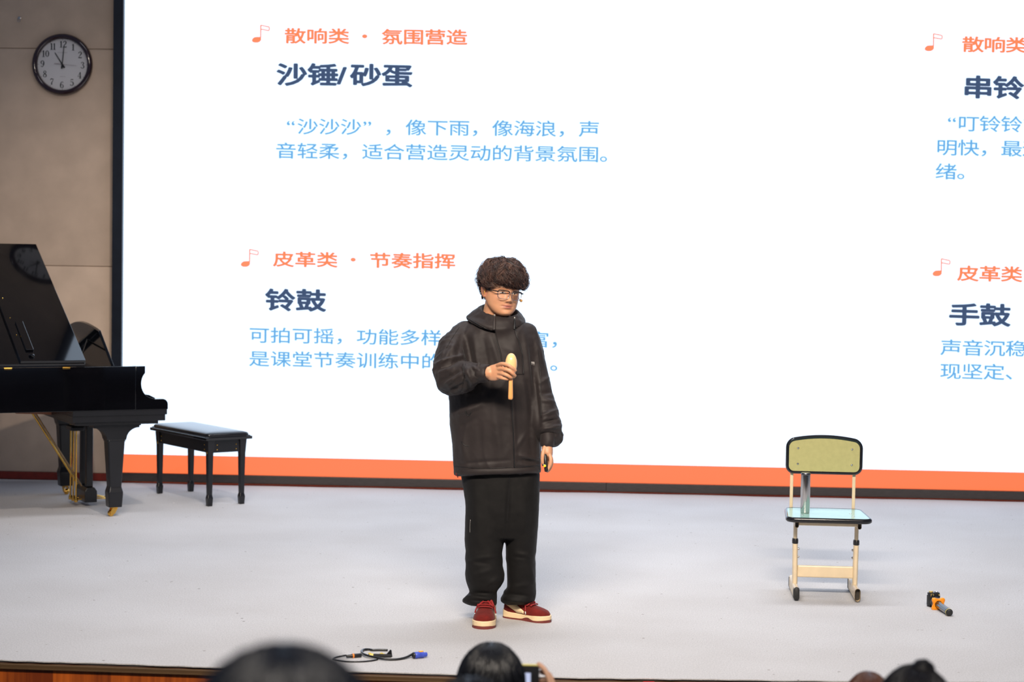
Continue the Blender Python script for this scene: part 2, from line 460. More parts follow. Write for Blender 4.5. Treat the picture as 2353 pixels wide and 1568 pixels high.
obj('side_frame', mb, FRM, scr)
xs_ = atY(1393, 1120, YW).x
mb = MB(); mb.box(((-3.475 + xs_) / 2, YW + 0.008, (0.012 + ZB) / 2), (xs_ + 3.475, 0.05, ZB - 0.012), bev=0.003)
obj('foot_frame', mb, frame_mat(), scr)
mb = MB(); mb.box(((xs_ + XR) / 2, YW + 0.004, (0.010 + ZB) / 2), (XR - xs_, 0.05, ZB - 0.010), bev=0.003)
obj('foot_frame', mb, frame_mat(), scr)

_gl = {}
def glyph(ch, off=0.0):
    k = (ch, off)
    if k not in _gl:
        cu = bpy.data.curves.new('g', 'FONT'); cu.body = ch; cu.size = 1.0; cu.offset = off; cu.resolution_u = 4
        ob = bpy.data.objects.new('g', cu); COL.objects.link(ob)
        dg = bpy.context.evaluated_depsgraph_get(); dg.update()
        me = bpy.data.meshes.new_from_object(ob.evaluated_get(dg))
        _gl[k] = ([v.co.copy() for v in me.vertices], [tuple(p.vertices) for p in me.polygons])
        bpy.data.objects.remove(ob); bpy.data.meshes.remove(me); bpy.data.curves.remove(cu)
    return _gl[k]
YT = YW + 0.0135
SY = 310.0                                   # pixels per metre at the screen
def text_line(name, s, x0, pitch, y0, slope, emy, material, bold=0.0, wx=1.0, cells=None, parent=scr):
    """characters on an em grid: x0 = left of the first cell, y0 = baseline there"""
    mb = MB(); sx, sz = pitch / SY / 0.985, emy / SY / 0.985
    for k, ch in enumerate(s):
        if ch == ' ': continue
        c = x0 + pitch * (cells[k] if cells else k)
        o = atY(c, y0 + slope * (c - x0), YT)
        vs, fs = glyph(ch)
        dx = 0.0
        if ch == '\u201c': dx = 0.50
        if ch == '\u201d': dx = 0.04
        if not vs: continue
        shifts = [(0, 0)] if not bold else [(bold * math.cos(t) * wx, bold * math.sin(t)) for t in [math.pi * q / 6 for q in range(12)]]
        for bx, bz in shifts:
            mb.add([o + Vector(((v.x * _K + dx + bx) * sx, 0, (v.y * _K + bz) * sz - slope * v.x * sx)) for v in vs], fs)
    return obj(name, mb, material, parent, fixn=False)
# scale so that a full-width character advances exactly one em
def _adv():
    a = glyph('\u56f4'); xs = [v.x for v in a[0]]
    return max(xs) - min(xs)
_K = 0.83 / _adv()
E_OR = glow('screen_text_orange', s2l((255, 138, 92)), 1.0)
E_NV = glow('screen_text_navy', s2l((66, 84, 116)), 1.0)
E_BL = glow('screen_text_blue', s2l((104, 172, 226)), 1.0)
B1, B2, B0 = 0.025, 0.032, 0.009
def heading(a, xa, ya, sl, b=None, xb=None, yb=None, dot=None):
    o = text_line('heading_text', a, xa, 50.0, ya, sl, 36.5, E_OR, B1)
    o['label'] = 'orange heading text on the screen'
    if b: text_line('heading_text', b, xb, 49.6, yb, sl, 36.5, E_OR, B1)['label'] = 'orange heading text on the screen'
    if dot:
        mb = MB(); c = atY(*dot, YT); mb.add([c + Vector((0.0195 * math.cos(t), 0, 0.0145 * math.sin(t))) for t in [2 * math.pi * k / 20 for k in range(20)]], [tuple(range(20))])
        obj('heading_text', mb, E_OR, scr, fixn=False)
heading('散响类', 653.0, 96.0, 0.007, '氛围营造', 875.5, 98.2, (838, 83.5))
heading('皮革类', 626.5, 609.2, 0.0125, '节奏指挥', 848.5, 611.8, (811.5, 597))
heading('散响类', 2209.5, 115.6, 0.016)
heading('皮革类', 2198.5, 642.0, 0.016)
text_line('title_text', '沙锤', 634.5, 71.4, 191.0, 0.006, 52.5, E_NV, B2)
text_line('title_text', '/', 775.0, 71.4, 192.2, 0.006, 52.5, E_NV, B2)
text_line('title_text', '砂蛋', 804.0, 72.0, 192.0, 0.012, 52.5, E_NV, B2)
text_line('title_text', '铃鼓', 608.5, 70.5, 708.5, 0.015, 52.5, E_NV, B2)
text_line('title_text', '串铃', 2210.5, 70.0, 219.6, 0.018, 52.5, E_NV, B2)
text_line('title_text', '手鼓', 2179.0, 70.5, 742.2, 0.017, 52.5, E_NV, B2)
def body(s, x0, pitch, y0, slope, cells=None):
    cells = cells or list(range(len(s))); run, rc = '', []
    for k, ch in enumerate(s):          # one part for each phrase
        run += ch; rc.append(cells[k])
        last = k == len(s) - 1
        if last or ch in '，。、' or cells[k + 1] != cells[k] + 1:
            text_line('body_text', run, x0, pitch, y0, slope, 38.2, E_BL, B0, cells=rc); run, rc = '', []
body('“沙沙沙”，像下雨，像海浪，声', 632.0, 49.75, 304.6, 0.0090)
body('音轻柔，适合营造灵动的背景氛围。', 632.0, 49.65, 360.3, 0.0120)
body('可拍可摇，功能多样富，', 571.0, 49.4, 784.0, 0.0160, cells=[0, 1, 2, 3, 4, 5, 6, 7, 8, 13, 14])
body('是课堂节奏训练中的。', 571.0, 49.4, 838.2, 0.0165, cells=[0, 1, 2, 3, 4, 5, 6, 7, 8, 14])
body('“叮铃铃”', 2150.0, 49.5, 297.2, 0.0170)
body('明快，最适', 2150.0, 49.5, 353.0, 0.0170)
body('绪。', 2148.0, 49.5, 408.3, 0.0170)
body('声音沉稳', 2159.5, 49.8, 812.8, 0.0170)
body('现坚定、', 2158.5, 49.8, 867.2, 0.0170)
def note(x, y):
    """eighth note drawn as blob, stem and an outlined flag; (x, y) = left bottom of the blob"""
    def P(a, b): return atY(x + a, y + b, YT)
    mb = MB()
    blob = [(0.5, -5), (2.5, -9.5), (7, -12.6), (13, -13.2), (22, -13.2), (22, -6), (19, -2), (14, 0), (7, 0), (2.5, -1.5)]
    mb.add([P(*q) for q in blob], [tuple(range(len(blob)))])
    def strip(pts, w):
        for (ax, ay), (bx, by) in zip(pts[:-1], pts[1:]):
            d = math.hypot(bx - ax, by - ay); nx, ny = -(by - ay) / d * w, (bx - ax) / d * w
            mb.add([P(ax + nx, ay + ny), P(bx + nx, by + ny), P(bx - nx, by - ny), P(ax - nx, ay - ny)], [(0, 1, 2, 3)])
    strip([(21, -12), (21.3, -40.5)], 1.3)
    strip([(21.3, -40), (40, -36), (41, -34.5), (40.5, -28.5), (39.5, -27.6), (21.5, -31)], 1.15)
    obj('note_icon', mb, E_OR, scr, fixn=False)['label'] = 'orange music note drawn on the screen'
note(578, 98); note(552.5, 613.5); note(2124, 117.5); note(2142, 635)

# ================================================================== CLOCK
c = atY(140, 147, YW + 0.0)
c.y = YW + 0.055
clk = thing('wall_clock', 'round wall clock with a maroon rim and white dial', 'clock', c)
RIMM = mat('maroon_lacquered_rim', (0.022, 0.004, 0.006), 0.10, coat=0.8, var=0.3, scale=10)
FACE = mat('white_clock_dial', (0.62, 0.60, 0.60), 0.5, var=0.02, scale=8)
INK = mat('black_dial_ink', (0.006, 0.008, 0.010), 0.5, var=0.2, scale=40)
mb = MB(); mb.lathe([(0.205, 0.0), (0.222, 0.004), (0.228, 0.018), (0.222, 0.036), (0.208, 0.046), (0.196, 0.042), (0.189, 0.030), (0.187, 0.016), (0.187, 0.010)], c, (0, -1, 0), 72)
obj('rim', mb, RIMM, clk, smooth=60)
mb = MB(); mb.lathe([(0.188, 0.004), (0.1885, 0.014)], c, (0, -1, 0), 64); dial = obj('dial', mb, FACE, clk)
def D(x, z, d=0.0150): return c + Vector((x, -d, z))
DIG = {  # strokes: polylines of (x, y, half-width) in a 0.62 x 1 cell
 '1': [[(.16, .80, .02), (.30, .90, .05), (.34, .98, .09)], [(.34, .98, .085), (.34, .04, .085)], [(.14, .03, .03), (.54, .03, .03)]],
 '2': [[(.10, .74, .08), (.12, .86, .06), (.24, .97, .04), (.40, .96, .06), (.50, .84, .09), (.48, .68, .09), (.36, .48, .06), (.16, .24, .03), (.06, .06, .03)], [(.06, .08, .07), (.30, .10, .07), (.50, .06, .08), (.57, .24, .02)]],
 '3': [[(.12, .80, .08), (.20, .94, .04), (.36, .97, .04), (.48, .84, .08), (.46, .66, .06), (.28, .55, .03)], [(.28, .55, .03), (.48, .46, .06), (.54, .28, .09), (.44, .08, .06), (.26, .02, .03), (.12, .10, .05), (.10, .22, .08)]],
 '4': [[(.42, .98, .03), (.06, .34, .025)], [(.04, .30, .03), (.60, .30, .03)], [(.42, .98, .07), (.42, .04, .08)], [(.26, .03, .03), (.58, .03, .03)]],
 '5': [[(.14, .96, .05), (.52, .93, .06)], [(.13, .96, .02), (.12, .54, .02)], [(.12, .54, .03), (.28, .64, .03), (.46, .54, .07), (.53, .32, .09), (.44, .08, .06), (.26, .02, .03), (.12, .08, .05), (.09, .20, .08)]],
 '6': [[(.50, .82, .07), (.40, .97, .03), (.24, .90, .05), (.12, .62, .08), (.10, .36, .09), (.16, .10, .06), (.31, .02, .03), (.46, .10, .06), (.53, .30, .08), (.46, .50, .05), (.31, .57, .03), (.16, .46, .04)]],
 '7': [[(.08, .72, .03), (.12, .90, .07), (.30, .94, .06), (.44, .88, .05), (.55, .97, .03), (.44, .64, .04), (.28, .36, .07), (.26, .06, .10)]],
 '8': [[(.31, .54, .05), (.14, .70, .07), (.16, .90, .05), (.31, .98, .03), (.46, .90, .06), (.48, .70, .06), (.31, .54, .05), (.10, .36, .07), (.10, .14, .06), (.31, .02, .03), (.52, .14, .07), (.52, .36, .08), (.31, .54, .05)]],
 '0': [[(.31, .98, .03), (.14, .82, .07), (.09, .50, .09), (.14, .18, .07), (.31, .02, .03), (.48, .18, .07), (.53, .50, .09), (.48, .82, .07), (.31, .98, .03)]],
}
DIG['9'] = [[(.62 - x, 1 - y, w) for x, y, w in l] for l in DIG['6']]
DIG['11'] = None
def digit(mb, ch, ox, oz, h):
    for line in DIG[ch]:
        L_ = []
        for i, (x, y, w) in enumerate(line):
            a = line[max(i - 1, 0)]; b = line[min(i + 1, len(line) - 1)]
            dx, dy = b[0] - a[0], b[1] - a[1]; q = math.hypot(dx, dy) or 1
            L_.append((x - dy / q * w, y + dx / q * w, x + dy / q * w, y - dx / q * w))
        for p, q in zip(L_[:-1], L_[1:]):
            mb.add([D(ox + p[0] * h, oz + p[1] * h), D(ox + q[0] * h, oz + q[1] * h), D(ox + q[2] * h, oz + q[3] * h), D(ox + p[2] * h, oz + p[3] * h)], [(0, 1, 2, 3)])
hd = 0.049
for k in range(1, 13):
    an = math.radians(90 - 30 * k - 1.5); rr = 0.150 if k != 12 else 0.149
    cx, cz = rr * math.cos(an), rr * math.sin(an)
    s = str(k); w = 0.60 * hd; gap = 0.44 * hd
    mb = MB()
    if len(s) == 1: digit(mb, s, cx - w * 0.52, cz - hd / 2, hd)
    else:
        digit(mb, s[0], cx - 0.031 + (0.004 if k == 11 else 0), cz - hd / 2, hd); digit(mb, s[1], cx - 0.002 - (0.004 if k == 11 else 0), cz - hd / 2, hd)
    obj('numeral', mb, INK, clk, fixn=False)
mb = MB()
for k in range(60):
    an = 2 * math.pi * k / 60; r1 = 0.180; r2 = 0.183 if k % 5 else 0.1845; w = 0.0007 if k % 5 else 0.0024
    d = Vector((math.cos(an), 0, math.sin(an))); t = Vector((-d.z, 0, d.x))
    mb.add([D(0, 0) + d * r1 + t * w, D(0, 0) + d * r2 + t * w, D(0, 0) + d * r2 - t * w, D(0, 0) + d * r1 - t * w], [(0, 1, 2, 3)])
obj('minute_track', mb, INK, clk, fixn=False)
GREYI = mat('faint_grey_dial_print', (0.30, 0.28, 0.28), 0.5, var=0.1, scale=60)
for x0, x1, z, h in ((-0.036, 0.036, 0.088, 0.006), (-0.018, 0.022, -0.090, 0.005)):
    mb = MB(); x = x0
    while x < x1:
        mb.add([D(x, z - h / 2), D(x + 0.0022, z - h / 2), D(x + 0.0022, z + h / 2), D(x, z + h / 2)], [(0, 1, 2, 3)]); x += 0.0052
    obj('dial_print', mb, GREYI, clk, fixn=False)
def hand(name, an, length, tail, w, dep, m):
    a = math.radians(90 - an); d = Vector((math.cos(a), 0, math.sin(a))); t = Vector((-d.z, 0, d.x)); o = c
    prof = [(-tail, w * 1.5), (-tail * 0.55, w * 1.6), (0, w * 0.9), (length * 0.5, w * 0.8), (length * 0.94, w * 0.6), (length, w * 0.15)]
    mb = MB(); P = [(q, ww) for q, ww in prof] + [(q, -ww) for q, ww in reversed(prof)]
    mb.prism(P, o + Vector((0, -dep, 0)), d, t, (0, -1, 0), 0, 0.0012)
    return obj(name, mb, m, clk)
hand('hour_hand', -33, 0.105, 0.03, 0.0045, 0.019, INK)
hand('minute_hand', 5.5, 0.148, 0.032, 0.0042, 0.022, INK)
hand('second_hand', 95, 0.112, 0.058, 0.0011, 0.025, mat('dark_red_second_hand', (0.10, 0.03, 0.03), 0.4, var=0.1, scale=50))
mb = MB(); mb.lathe([(0.006, 0.012), (0.006, 0.027), (0.002, 0.029)], c, (0, -1, 0), 16); obj('centre_cap', mb, INK, clk)
# ================================================================== GRAND PIANO (local: x towards the keyboard, y across from the spine side)
TH = math.radians(29.5)
eu = Vector((math.cos(TH), math.sin(TH), 0)); ev = Vector((-math.sin(TH), math.cos(TH), 0))
PO = Vector((-2.703, 12.067, 0)) - eu * 0.044
pia = thing('grand_piano', 'glossy black grand piano with its lid raised, standing below the wall clock', 'piano', PO, TH, local=True)
PW = 1.50
X3, Y3, Z3 = (1, 0, 0), (0, 1, 0), (0, 0, 1)
def arc(cx, cy, r, a0, a1, n=10, ry=None):
    return [(cx + r * math.cos(math.radians(a0 + (a1 - a0) * k / n)), cy + (ry or r) * math.sin(math.radians(a0 + (a1 - a0) * k / n))) for k in range(n + 1)]
# case wall outline seen from above
out = [(-0.215, 0.0), (-1.62, 0.0)] + arc(-1.62, 0.30, 0.30, 270, 150, 12) + [(-1.80, 0.52), (-1.66, 0.72), (-1.46, 0.92), (-1.28, 1.14), (-1.14, 1.32), (-1.02, 1.42), (-0.88, PW), (-0.215, PW)]
def inset(poly, d):
    r = []; n = len(poly)
    for i in range(n):
        a, b, c_ = poly[max(i - 1, 0)], poly[i], poly[min(i + 1, n - 1)]
        tx, ty = c_[0] - a[0], c_[1] - a[1]; q = math.hypot(tx, ty)
        r.append((b[0] - ty / q * d, b[1] + tx / q * d))
    return r
inn = inset(out, -0.05)
inn[0] = (inn[0][0], 0.05); inn[-1] = (inn[-1][0], PW - 0.05)
if abs(inn[1][1]) < 0 or inn[1][1] < 0: inn = inset(out, 0.05)
ZR0, ZR1 = 0.702, 0.985
mb = MB(); n = len(out)
vs = [(x, y, ZR0) for x, y in out] + [(x, y, ZR1) for x, y in out] + [(x, y, ZR1) for x, y in inn] + [(x, y, ZR0) for x, y in inn]
fs = []
for i in range(n - 1):
    for a, b in ((0, 1), (1, 2), (2, 3), (3, 0)):
        fs.append((a * n + i, a * n + i + 1, b * n + i + 1, b * n + i))
fs += [(0, n, 2 * n, 3 * n), (n - 1, 2 * n - 1, 3 * n - 1, 4 * n - 1)]
mb.add(vs, fs)
obj('case_rim', mb, GLOSS, pia, smooth=35, bevel=0.003)
mb = MB(); mb.prism([p for p in inn], (0, 0, 0), X3, Y3, Z3, 0.705, 0.73); obj('bottom_board', mb, mat('dark_spruce_bottom', (0.10, 0.05, 0.03), 0.6, var=0.2, scale=6), pia)
mb = MB(); mb.prism([(x, y) for x, y in inset(inn, 0.004 if inn is not out else 0)], (0, 0, 0), X3, Y3, Z3, 0.88, 0.90); obj('gilt_plate', mb, mat('gilt_iron_plate', s2l((190, 140, 60)), 0.35, 0.8, var=0.1, scale=10), pia)
# cheeks with their scrolled ends
cheek = [(-0.215, 0.702), (-0.215, 0.985), (-0.153, 0.985), (-0.153, 0.940), (-0.158, 0.934)] + arc(-0.098, 0.872, 0.080, 150, 262, 12, ry=0.096) + [(-0.085, 0.770), (-0.042, 0.770)] + arc(-0.036, 0.734, 0.036, 90, 0, 6) + [(0.0, 0.702)]
for y in (0.0, PW - 0.085):
    mb = MB(); mb.prism(cheek, (0, 0, 0), X3, Z3, (0, 1, 0), y, y + 0.085)
    obj('cheek', mb, GLOSS, pia, smooth=35, bevel=0.002)
# keybed: stepped slabs under the keys
mb = MB()
for x0, x1, z0, z1, e in ((-0.62, -0.004, 0.668, 0.702, 0.004), (-0.62, -0.014, 0.628, 0.668, 0.010), (-0.60, -0.055, 0.607, 0.628, 0.03)):
    mb.box(((x0 + x1) / 2, PW / 2, (z0 + z1) / 2), (x1 - x0, PW - 2 * e, z1 - z0 + 0.0005), bev=0.002)
obj('keybed', mb, SATIN, pia)
mb = MB(); mb.box((-0.025, PW / 2, 0.725), (0.03, PW - 0.17, 0.05), bev=0.004); obj('key_slip', mb, GLOSS, pia)
mb = MB(); mb.prism([(-0.045, 0.745), (-0.05, 0.765), (-0.10, 0.79), (-0.155, 0.80), (-0.17, 0.93), (-0.19, 0.93), (-0.19, 0.72), (-0.045, 0.72)], (0, 0, 0), X3, Z3, Y3, 0.087, PW - 0.087)
obj('fallboard', mb, GLOSS, pia, smooth=35)
mb = MB(); mb.box((-0.37, PW / 2, 0.938), (0.40, PW - 0.104, 0.022), bev=0.003); obj('desk_tray', mb, GLOSS, pia)
# music desk leaning back
mb = MB(); R_ = []
d0, dn = Vector((-0.285, 0, 0.950)), Vector((-0.36, 0, 0.93)).normalized()
v0, v1 = 0.27, 1.08
poly = [(v0, 0.0)]
for k in range(0, 17):
    t = k / 16; poly.append((v0 + (v1 - v0) * t, 0.245 + 0.075 * math.sin(math.pi * (0.12 + 0.76 * t))))
poly.append((v1, 0.0))
mb.prism(poly, d0, Y3, dn, dn.cross(Vector(Y3)), -0.009, 0.009)
obj('music_desk', mb, GLOSS, pia, smooth=30, bevel=0.002)
mb = MB(); mb.tube([(-0.42, 0.67, 0.952), d0 + dn * 0.2 + Vector((0, 0.67, 0))], 0.006, 8); obj('desk_prop', mb, SATIN, pia)
# raised lid hinged on the spine with its front flap folded back on top
AL = math.radians(27.8); ca, sa = math.cos(AL), math.sin(AL)
LO = Vector((0, 0.0, 0.993)); ly = Vector((0, ca, sa)); lz = Vector((0, -sa, ca)); UF = -0.545
lid = [(UF, -0.004), (-1.64, -0.004)] + arc(-1.64, 0.31, 0.314, 270, 150, 12) + [(-1.82, 0.53), (-1.68, 0.73), (-1.48, 0.93), (-1.30, 1.15), (-1.16, 1.38), (-1.04, 1.52), (-0.90, 1.58), (UF, 1.58)]
mb = MB(); mb.prism(lid, LO, X3, ly, lz, 0.0, 0.020); obj('lid', mb, GLOSS, pia, bevel=0.003)
mb = MB(); mb.prism([(UF, 0.0), (UF - 0.41, 0.0), (UF - 0.41, 1.578), (UF, 1.578)], LO, X3, ly, lz, 0.0215, 0.040)
fl = obj('lid_front_flap', mb, GLOSS, pia, bevel=0.002); fl['label'] = 'front flap of the lid folded back on top'
mb = MB(); mb.tube([LO + ly * 0.03 + lz * 0.021 + Vector((UF + 0.004, 0, 0)), LO + ly * 1.44 + lz * 0.021 + Vector((UF + 0.004, 0, 0))], 0.0032, 8); obj('piano_hinge', mb, STEEL, fl, off=Vector((0, 0, 0)))
for t in (0.02, 0.24, 0.50):
    p = LO + ly * (0.30 + t * 1.0) + lz * 0.041 + Vector((UF - 0.375, 0, 0)); mb = MB(); mb.ball(p, 0.0042, 10, 6); obj('screw', mb, BRASS, fl, smooth=True, off=Vector((0, 0, 0)))
mb = MB(); mb.box(LO + ly * 0.30 + lz * 0.047 + Vector((UF - 0.33, 0, 0)), (0.05, 0.36, 0.012), Matrix((X3, ly, lz)).transposed(), 0.003); mb.ball(LO + ly * 0.06 + lz * 0.045 + Vector((UF - 0.33, 0, 0)), (0.018, 0.018, 0.012), 14, 8)
obj('flap_bumper', mb, GLOSS, fl, off=Vector((0, 0, 0)))
mb = MB(); mb.tube([(-0.80, PW - 0.06, 0.96), LO + ly * 1.30 + Vector((-0.88, 0, -0.01))], 0.011, 8); obj('lid_prop', mb, SATIN, pia)
mb = MB(); mb.box((UF - 0.55, 0.0, 0.992), (1.10, 0.012, 0.012), bev=0.002); obj('lid_strip', mb, GLOSS, pia)
for x in (-0.665, -1.03):
    mb = MB(); mb.box((x, -0.0035, 0.978), (0.048, 0.006, 0.008), bev=0.001); mb.tube([(x - 0.024, -0.006, 0.984), (x + 0.024, -0.006, 0.984)], 0.0032, 8); obj('lid_hinge', mb, BRASS, pia)
# legs
def leg(lx, ly_, ztop, zb, cr):
    pr = MB()
    def sq(h, z, k=0.86):
        c = h * (1 - k)
        return [Vector((lx + x, ly_ + y, z)) for x, y in ((-h, -h + c), (-h + c, -h), (h - c, -h), (h, -h + c), (h, h - c), (h - c, h), (-h + c, h), (-h, h - c))]
    prof = [(0.058, ztop), (0.060, ztop - 0.012), (0.056, ztop - 0.014), (0.040, zb + 0.135), (0.042, zb + 0.125), (0.049, zb + 0.100), (0.049, zb + 0.085), (0.043, zb + 0.0), (0.036, zb)]
    pr.rings([sq(h, z) for h, z in reversed(prof)])
    # bracket block with concave shoulders under the keybed
    sh = [(lx - 0.15, 0.606), (lx - 0.15, 0.586)] + arc(lx - 0.15, 0.506, 0.085, 90, 8, 8, ry=0.076) + [(lx - 0.062, ztop - 0.004), (lx + 0.062, ztop - 0.004)] + arc(lx + 0.15, 0.506, 0.085, 172, 90, 8, ry=0.076) + [(lx + 0.15, 0.594), (lx + 0.16, 0.594), (lx + 0.16, 0.606)]
    pr.prism(sh, (0, 0, 0), X3, Z3, Y3, ly_ - 0.058, ly_ + 0.058)
    o = obj('leg', pr, SATIN, pia, bevel=0.0025)
    k = MB(); a = math.radians(cr); f = Vector((math.cos(a), math.sin(a), 0)); w = Vector((-f.y, f.x, 0)); b = Vector((lx, ly_, 0))
    k.lathe([(0.026, zb + 0.001), (0.026, zb - 0.006), (0.016, zb - 0.012)], b, Z3, 18)
    for sgn in (-1, 1):
        k.prism([(-0.020, zb - 0.008), (0.020, zb - 0.008), (0.0, 0.018), (-0.030, 0.012), (-0.034, 0.024)], b + w * (sgn * 0.015 - 0.002), f, Z3, w, 0, 0.004)
    k.lathe([(0.004, -0.011), (0.018, -0.011), (0.0205, -0.007), (0.0205, 0.007), (0.018, 0.011), (0.004, 0.011)], b - f * 0.022 + Vector((0, 0, 0.0205)), w, 22)
    k.lathe([(0.006, -0.018), (0.006, 0.018)], b - f * 0.022 + Vector((0, 0, 0.0205)), w, 10)
    obj('caster', k, BRASS, o, smooth=40, off=Vector((0, 0, 0)))
leg(-0.316, 0.135, 0.505, 0.062, 12)
leg(-0.345, 1.325, 0.505, 0.062, 100)
leg(-1.55, 0.36, 0.505, 0.062, 40)
# pedal lyre
lyr = thing('pedal_lyre', None, None, (0, 0, 0), 0, local=True); lyr.parent = pia
LX, LY = -0.345, 0.74
for dy in (-0.075, 0.075):
    mb = MB(); mb.box((LX, LY + dy, 0.36), (0.045, 0.045, 0.46), bev=0.006); obj('lyre_post', mb, SATIN, lyr)
mb = MB(); mb.prism([(LX - 0.042, 0.03), (LX + 0.042, 0.03), (LX + 0.042, 0.105), (LX + 0.026, 0.13), (LX - 0.026, 0.13), (LX - 0.042, 0.105)], (0, 0, 0), X3, Z3, Y3, LY - 0.13, LY + 0.13); obj('lyre_box', mb, SATIN, lyr, bevel=0.004)
mb = MB(); mb.box((LX - 0.02, LY, 0.575), (0.16, 0.26, 0.06), bev=0.01); mb.box((LX - 0.09, LY - 0.05, 0.53), (0.09, 0.16, 0.03), bev=0.008); obj('lyre_head', mb, SATIN, lyr)
for dy in (-0.085, 0.0, 0.085):
    mb = MB(); y = LY + dy
    mb.tube([(LX + 0.05, y, 0.050), (LX + 0.10, y, 0.048), (LX + 0.15, y, 0.036)], [0.010, 0.011, 0.014], 10, flat=0.4, rounded=True)
    mb.tube([(LX + 0.14, y, 0.035), (LX + 0.20, y, 0.036)], [0.018, 0.024], 12, flat=0.35, rounded=True)
    obj('pedal', mb, BRASS, lyr, smooth=50)
for dy in (-0.085, 0.0, 0.085):
    y = LY + dy * 0.9
    mb = MB(); mb.tube([(LX - 0.088, y, 0.045), (LX - 0.088, y, 0.60)], 0.0058, 10); mb.lathe([(0.012, 0.03), (0.013, 0.045), (0.010, 0.06)], (LX - 0.088, y, 0), Z3, 14); mb.tube([(LX - 0.088, y, 0.045), (LX - 0.05, y, 0.05)], 0.006, 8)
    obj('pedal_rod', mb, BRASS, lyr, smooth=50)
for dy in (-0.055, 0.055):
    mb = MB(); mb.tube([(LX - 0.045, LY + dy, 0.135), (LX - 0.37, LY + dy, 0.655)], 0.0068, 10); obj('brace_rod', mb, mat('tarnished_brass', s2l((150, 120, 84)), 0.3, 0.9, var=0.15, scale=20) if dy < 0 else BRASS, lyr, smooth=50)
mb = MB(); mb.prism([(-0.88, 0.702), (-0.62, 0.702), (-0.62, 0.632), (-0.72, 0.640), (-0.85, 0.645)], (0, 0, 0), X3, Z3, Y3, LY - 0.16, LY + 0.16)
obj('trapwork_block', mb, mat('red_brown_beech', s2l((140, 84, 56)), 0.5, var=0.2, scale=12, stretch=(1, 1, 8)), pia)

# ================================================================== PIANO BENCH
bl = [flo(361, 1133), flo(478, 1163), flo(557, 1159), flo(444, 1131)]
bc = (bl[0] + bl[1] + bl[2] + bl[3]) / 4
da = ((bl[1] - bl[0]) + (bl[2] - bl[3])) / 2; TB = math.atan2(da.y, da.x)
ben = thing('piano_bench', 'black padded piano bench standing behind the piano', 'bench', bc, TB, local=True)
ben['label'] = 'black piano bench with a padded leather top, between the piano and the screen'
hl, hs = da.length / 2, 0.122
LEATH = mat('black_leather', (0.010, 0.010, 0.012), 0.16, var=0.2, scale=30, bump=0.03, bscale=160, spec=0.45)
mb = MB(); mb.box((0, 0, 0.4625), (2 * hl + 0.108, 2 * hs + 0.108, 0.021), bev=0.004); obj('top_board', mb, GLOSS, ben)
mb = MB(); R_ = []
for z, i in ((0.472, 0.010), (0.478, 0.004), (0.488, 0.004), (0.497, 0.012), (0.503, 0.035), (0.506, 0.09), (0.507, 0.14)):
    a, b = hl + 0.045 - i, hs + 0.045 - i; r = max(0.008, 0.03 - i * 0.2)
    R_.append([Vector((sx * (a - r) + r * math.cos(t), sy * (b - r) + r * math.sin(t), z)) for sx, sy, t0 in ((1, 1, 0), (-1, 1, 90), (-1, -1, 180), (1, -1, 270)) for t in [math.radians(t0 + 22.5 * k) for k in range(5)]])
mb.rings(R_); obj('seat_cushion', mb, LEATH, ben, smooth=60)
mb = MB(); mb.tube([(sx * (hl + 0.041), sy * (hs + 0.041), 0.4745) for sx, sy in ((1, 1), (-1, 1), (-1, -1), (1, -1), (1, 1))], 0.004, 6); obj('cushion_piping', mb, LEATH, ben)
mb = MB()
for sy in (-1, 1): mb.box((0, sy * (hs + 0.002), 0.408), (2 * hl - 0.02, 0.02, 0.088), bev=0.002)
for sx in (-1, 1): mb.box((sx * (hl + 0.002), 0, 0.408), (0.02, 2 * hs - 0.02, 0.088), bev=0.002)
obj('apron', mb, SATIN, ben)
for sx in (-1, 1):
    for sy in (-1, 1):
        pr = MB(); px_, py_ = sx * hl, sy * hs
        R_ = []
        for h, z, k in ((0.0165, 0.0, 0), (0.0195, 0.050, 0), (0.0195, 0.056, 0), (0.0150, 0.078, 0), (0.0155, 0.084, 0), (0.0195, 0.35, 0.0), (0.0260, 0.452, 0)):
            R_.append([Vector((px_ + x * h, py_ + y * h, z)) for x, y in ((-1, -1), (1, -1), (1, 1), (-1, 1))])
        pr.rings(R_); l_ = obj('leg', pr, SATIN, ben, bevel=0.003)
        for q in (0, 1):
            for bp, br in (((px_ - sx * 0.050, py_ + sy * 0.0135, 0.385 + 0.032 * q), (0.0045, 0.0035, 0.0045)), ((px_ + sx * 0.0135, py_ - sy * 0.050, 0.385 + 0.032 * q), (0.0035, 0.0045, 0.0045))):
                m2 = MB(); m2.ball(bp, br, 10, 6); obj('bolt', m2, BRASS, l_, smooth=True, off=Vector((0, 0, 0)))
        m2 = MB(); m2.box((px_ - sx * 0.002, py_ + sy * 0.020, 0.366), (0.014, 0.004, 0.016), bev=0.002); obj('corner_plate', m2, BRASS, l_, off=Vector((0, 0, 0)))

